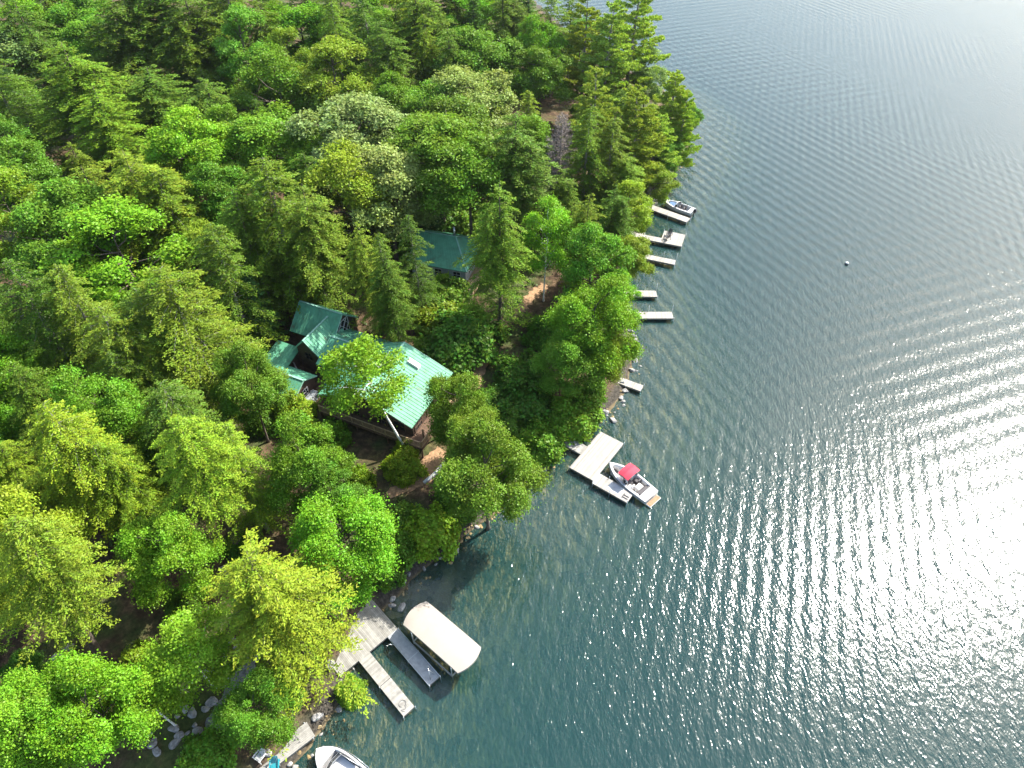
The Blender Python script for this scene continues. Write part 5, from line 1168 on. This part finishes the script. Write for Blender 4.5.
for lv in range(7):
    for k in range(11): g.tube([(-.35 + fr.uniform(-.06, .06), -.9 + k * .17 + (lv % 2) * .08, .1 + lv * .16), (.35 + fr.uniform(-.06, .06), -.9 + k * .17 + (lv % 2) * .08, .1 + lv * .16)], fr.uniform(.065, .085), 7)
o = g.build('firewood_pile', M['grey_siding']); o.location = (bx_, by_, gnd(bx_, by_)); o.rotation_euler = (0, 0, R(-24.4)); tag(o, 'stack of weathered firewood at the end of the small gabled shed', 'firewood')
g = MB(); a = at_lodge(-18.2, 3.5)
g.box(-.12, .12, -.9, .9, 0, .05); o = g.build('board', M['deck_white']); o.location = (a[0], a[1], gnd(*a) + 1.2); o.rotation_euler = (0, R(50), R(30)); tag(o, 'pale board leaning between the two sheds', 'board')

cz = 1.7
cot = empty('cottage', (-6.1, 75.85, 0), R(-16.1), 'grey cottage with a dark green hip roof and a side stair, behind the narrow conifer', 'house')
g = MB(); h_ = .35
g.hexa([(-8.2, h_, cz), (-h_, h_, cz), (-h_, 8.4 - h_, cz), (-8.2, 8.4 - h_, cz)], [(-8.2, h_, 5.62), (-h_, h_, 5.62), (-h_, 8.4 - h_, 5.62), (-8.2, 8.4 - h_, 5.62)]); g.build('wall', M['grey_siding'], cot)
g = MB(); zr, ze = 7.95, 5.5
roof_quad(g, (-8.6, 4.2, zr), (-2.9, 4.2, zr), (0, 0, ze), (-8.6, 0, ze)); roof_quad(g, (-2.9, 4.2, zr), (-8.6, 4.2, zr), (-8.6, 8.4, ze), (0, 8.4, ze))
g.slab([(-2.9, 4.2, zr), (0, 0, ze), (0, 8.4, ze)], .09)
ro = g.build('roof', M['roof'], cot)
g = MB(); g.bar((-2.9, 4.2, zr + .04), (0, 0, ze + .04), .16, .04); g.bar((-2.9, 4.2, zr + .04), (0, 8.4, ze + .04), .16, .04); g.bar((-8.6, 4.2, zr + .05), (-2.9, 4.2, zr + .05), .2, .04); g.build('trim', M['roof_trim'], ro)
g = MB(); g.tube([(-3.4, 5.0, 7.2), (-3.4, 5.0, 8.75)], .14, 10); g.tube([(-3.4, 5.0, 8.78), (-3.4, 5.0, 8.9)], [.2, .12], 10); g.build('chimney', M['aluminium'], ro)
for x in (-6.6, -4.3, -1.6): window(cot, (x, .34, 4.5), (1, 0, 0), 1.0, .95)
window(cot, (-.34, 2.2, 4.4), (0, 1, 0), .9, .95)
g = MB(); g.box(-.34, -.29, 4.6, 5.5, 3.32, 5.3); dr = g.build('door', M['log_wood'], cot)
g = MB(); g.tube([(-.27, 5.38, 4.3), (-.2, 5.38, 4.3)], .035, 8); g.build('handle', M['aluminium'], dr)
g = MB(); planks(g, -.3, 1.4, -.9, 6.2, 3.3, False, .15); g.box(1.32, 1.4, -.9, 6.2, 3.0, 3.26)
for x, y in ((1.3, -.8), (1.3, 2.5), (1.3, 6.0), (-.2, -.8)): g.box(x - .07, x + .07, y - .07, y + .07, 1.4, 3.25)
dk = g.build('porch_deck', M['tan_wood'], cot)
railing(dk, [(1.33, 6.1, 3.31), (1.33, -.3, 3.31)])
st = MB()
for i in range(8):
    z = 3.12 - i * .17; y = -1.05 - i * .27
    st.box(.1 + i * .04, 1.3 + i * .04, y - .14, y + .14, z - .04, z)
for x in (.08, 1.28): st.bar((x, -.9, 3.15), (x + .3, -3.1, 1.8), .05, .22)
stt = st.build('stair', M['tan_wood'], cot)
railing(stt, [(1.3, -.9, 3.3), (1.65, -3.1, 2.0)]); railing(stt, [(.06, -.9, 3.3), (.4, -3.1, 2.0)])

# ------------------------------------------------------------------ small things
def chair(x, y, z, rz, m_, label, group=None):
    r = empty('deck_chair', (x, y, z), rz, label, 'chair', group)
    g = MB()
    for i in range(5): g.hexa([(-.28 + i * .115, -.1, .36), (-.18 + i * .115, -.1, .36), (-.18 + i * .115, .45, .42), (-.28 + i * .115, .45, .42)], [(-.28 + i * .115, -.1, .385), (-.18 + i * .115, -.1, .385), (-.18 + i * .115, .45, .445), (-.28 + i * .115, .45, .445)])
    g.build('seat', m_, r)
    g = MB()
    for i in range(5):
        t_ = .95 + .1 * math.cos((i - 2) * .7); x0 = -.28 + i * .115
        g.hexa([(x0, -.12, .36), (x0 + .1, -.12, .36), (x0 + .1, -.09, .36), (x0, -.09, .36)], [(x0, -.42, t_), (x0 + .1, -.42, t_), (x0 + .1, -.39, t_), (x0, -.39, t_)])
    g.build('backrest', m_, r)
    for sg in (-1, 1):
        g = MB(); xx = sg * .34; g.box(xx - .06, xx + .06, -.3, .48, .58, .605); g.build('armrest', m_, r)
        g = MB(); g.bar((xx, .42, 0), (xx, .42, .58), .06); g.build('leg', m_, r)
        g = MB(); g.bar((xx, -.34, 0), (xx, -.22, .58), .06); g.build('leg', m_, r)
    return r
c20, s20 = math.cos(R(-20.4)), math.sin(R(-20.4))
for (lx, ly, rz, lab) in ((5.9, 4.9, 2.6, 'dark chair on the wide end of the far U shaped dock, farther from the camera'), (5.8, 3.7, .4, 'dark chair on the wide end of the far U shaped dock, nearer to the camera')):
    chair(17.5 + lx * c20 - ly * s20, 89.9 + lx * s20 + ly * c20, .602, rz, M['hull_dark'], lab)
cx, cy_ = (-19.83, 17.39)
chair(cx, cy_, gnd(cx, cy_) + .03, R(150), M['white_paint'], 'white slatted chair on the stones at the lower edge')
cx, cy_ = (-18.68, 16.85)
chair(cx, cy_, gnd(cx, cy_) + .03, R(190), M['teal_plastic'], 'teal slatted chair beside the white chair at the lower edge')
bx_, by_ = (50.41, 85.55)
r = empty('buoy', (bx_, by_, 0), 0, 'small dark and white mooring buoy alone on the open water', 'buoy')
g = MB(); g.tube([(0, 0, -.3), (0, 0, -.15), (0, 0, .05), (0, 0, .22)], [.1, .22, .28, .26], 14); g.build('float', M['buoy_dark'], r)
g = MB(); g.tube([(0, 0, .221), (0, 0, .3), (0, 0, .36), (0, 0, .38)], [.26, .22, .12, .04], 14); g.build('cap', M['white_paint'], r)
(ax_, ay_), (bx_, by_) = ((-7.29, 46.46), (-9.32, 43.68))
g = MB(); g.tube([(ax_, ay_, gnd(ax_, ay_) + .2), ((ax_ + bx_) / 2 + .15, (ay_ + by_) / 2 - .1, gnd((ax_ + bx_) / 2, (ay_ + by_) / 2) + .24), (bx_, by_, gnd(bx_, by_) + .2)], [.2, .22, .19], 10)
tag(g.build('log', M['birch_bark']), 'pale bleached log edging the brown mulch path below the lodge', 'log')
(px_, py_) = (-5.45, 40.68)
g = MB(); g.tube([(px_, py_, gnd(px_, py_) - .2), (px_, py_, gnd(px_, py_) + 1.3), (px_, py_, gnd(px_, py_) + 1.36)], [.09, .09, .03], 8)
tag(g.build('post', M['white_paint']), 'short white post under the tree by the shore below the lodge', 'post')
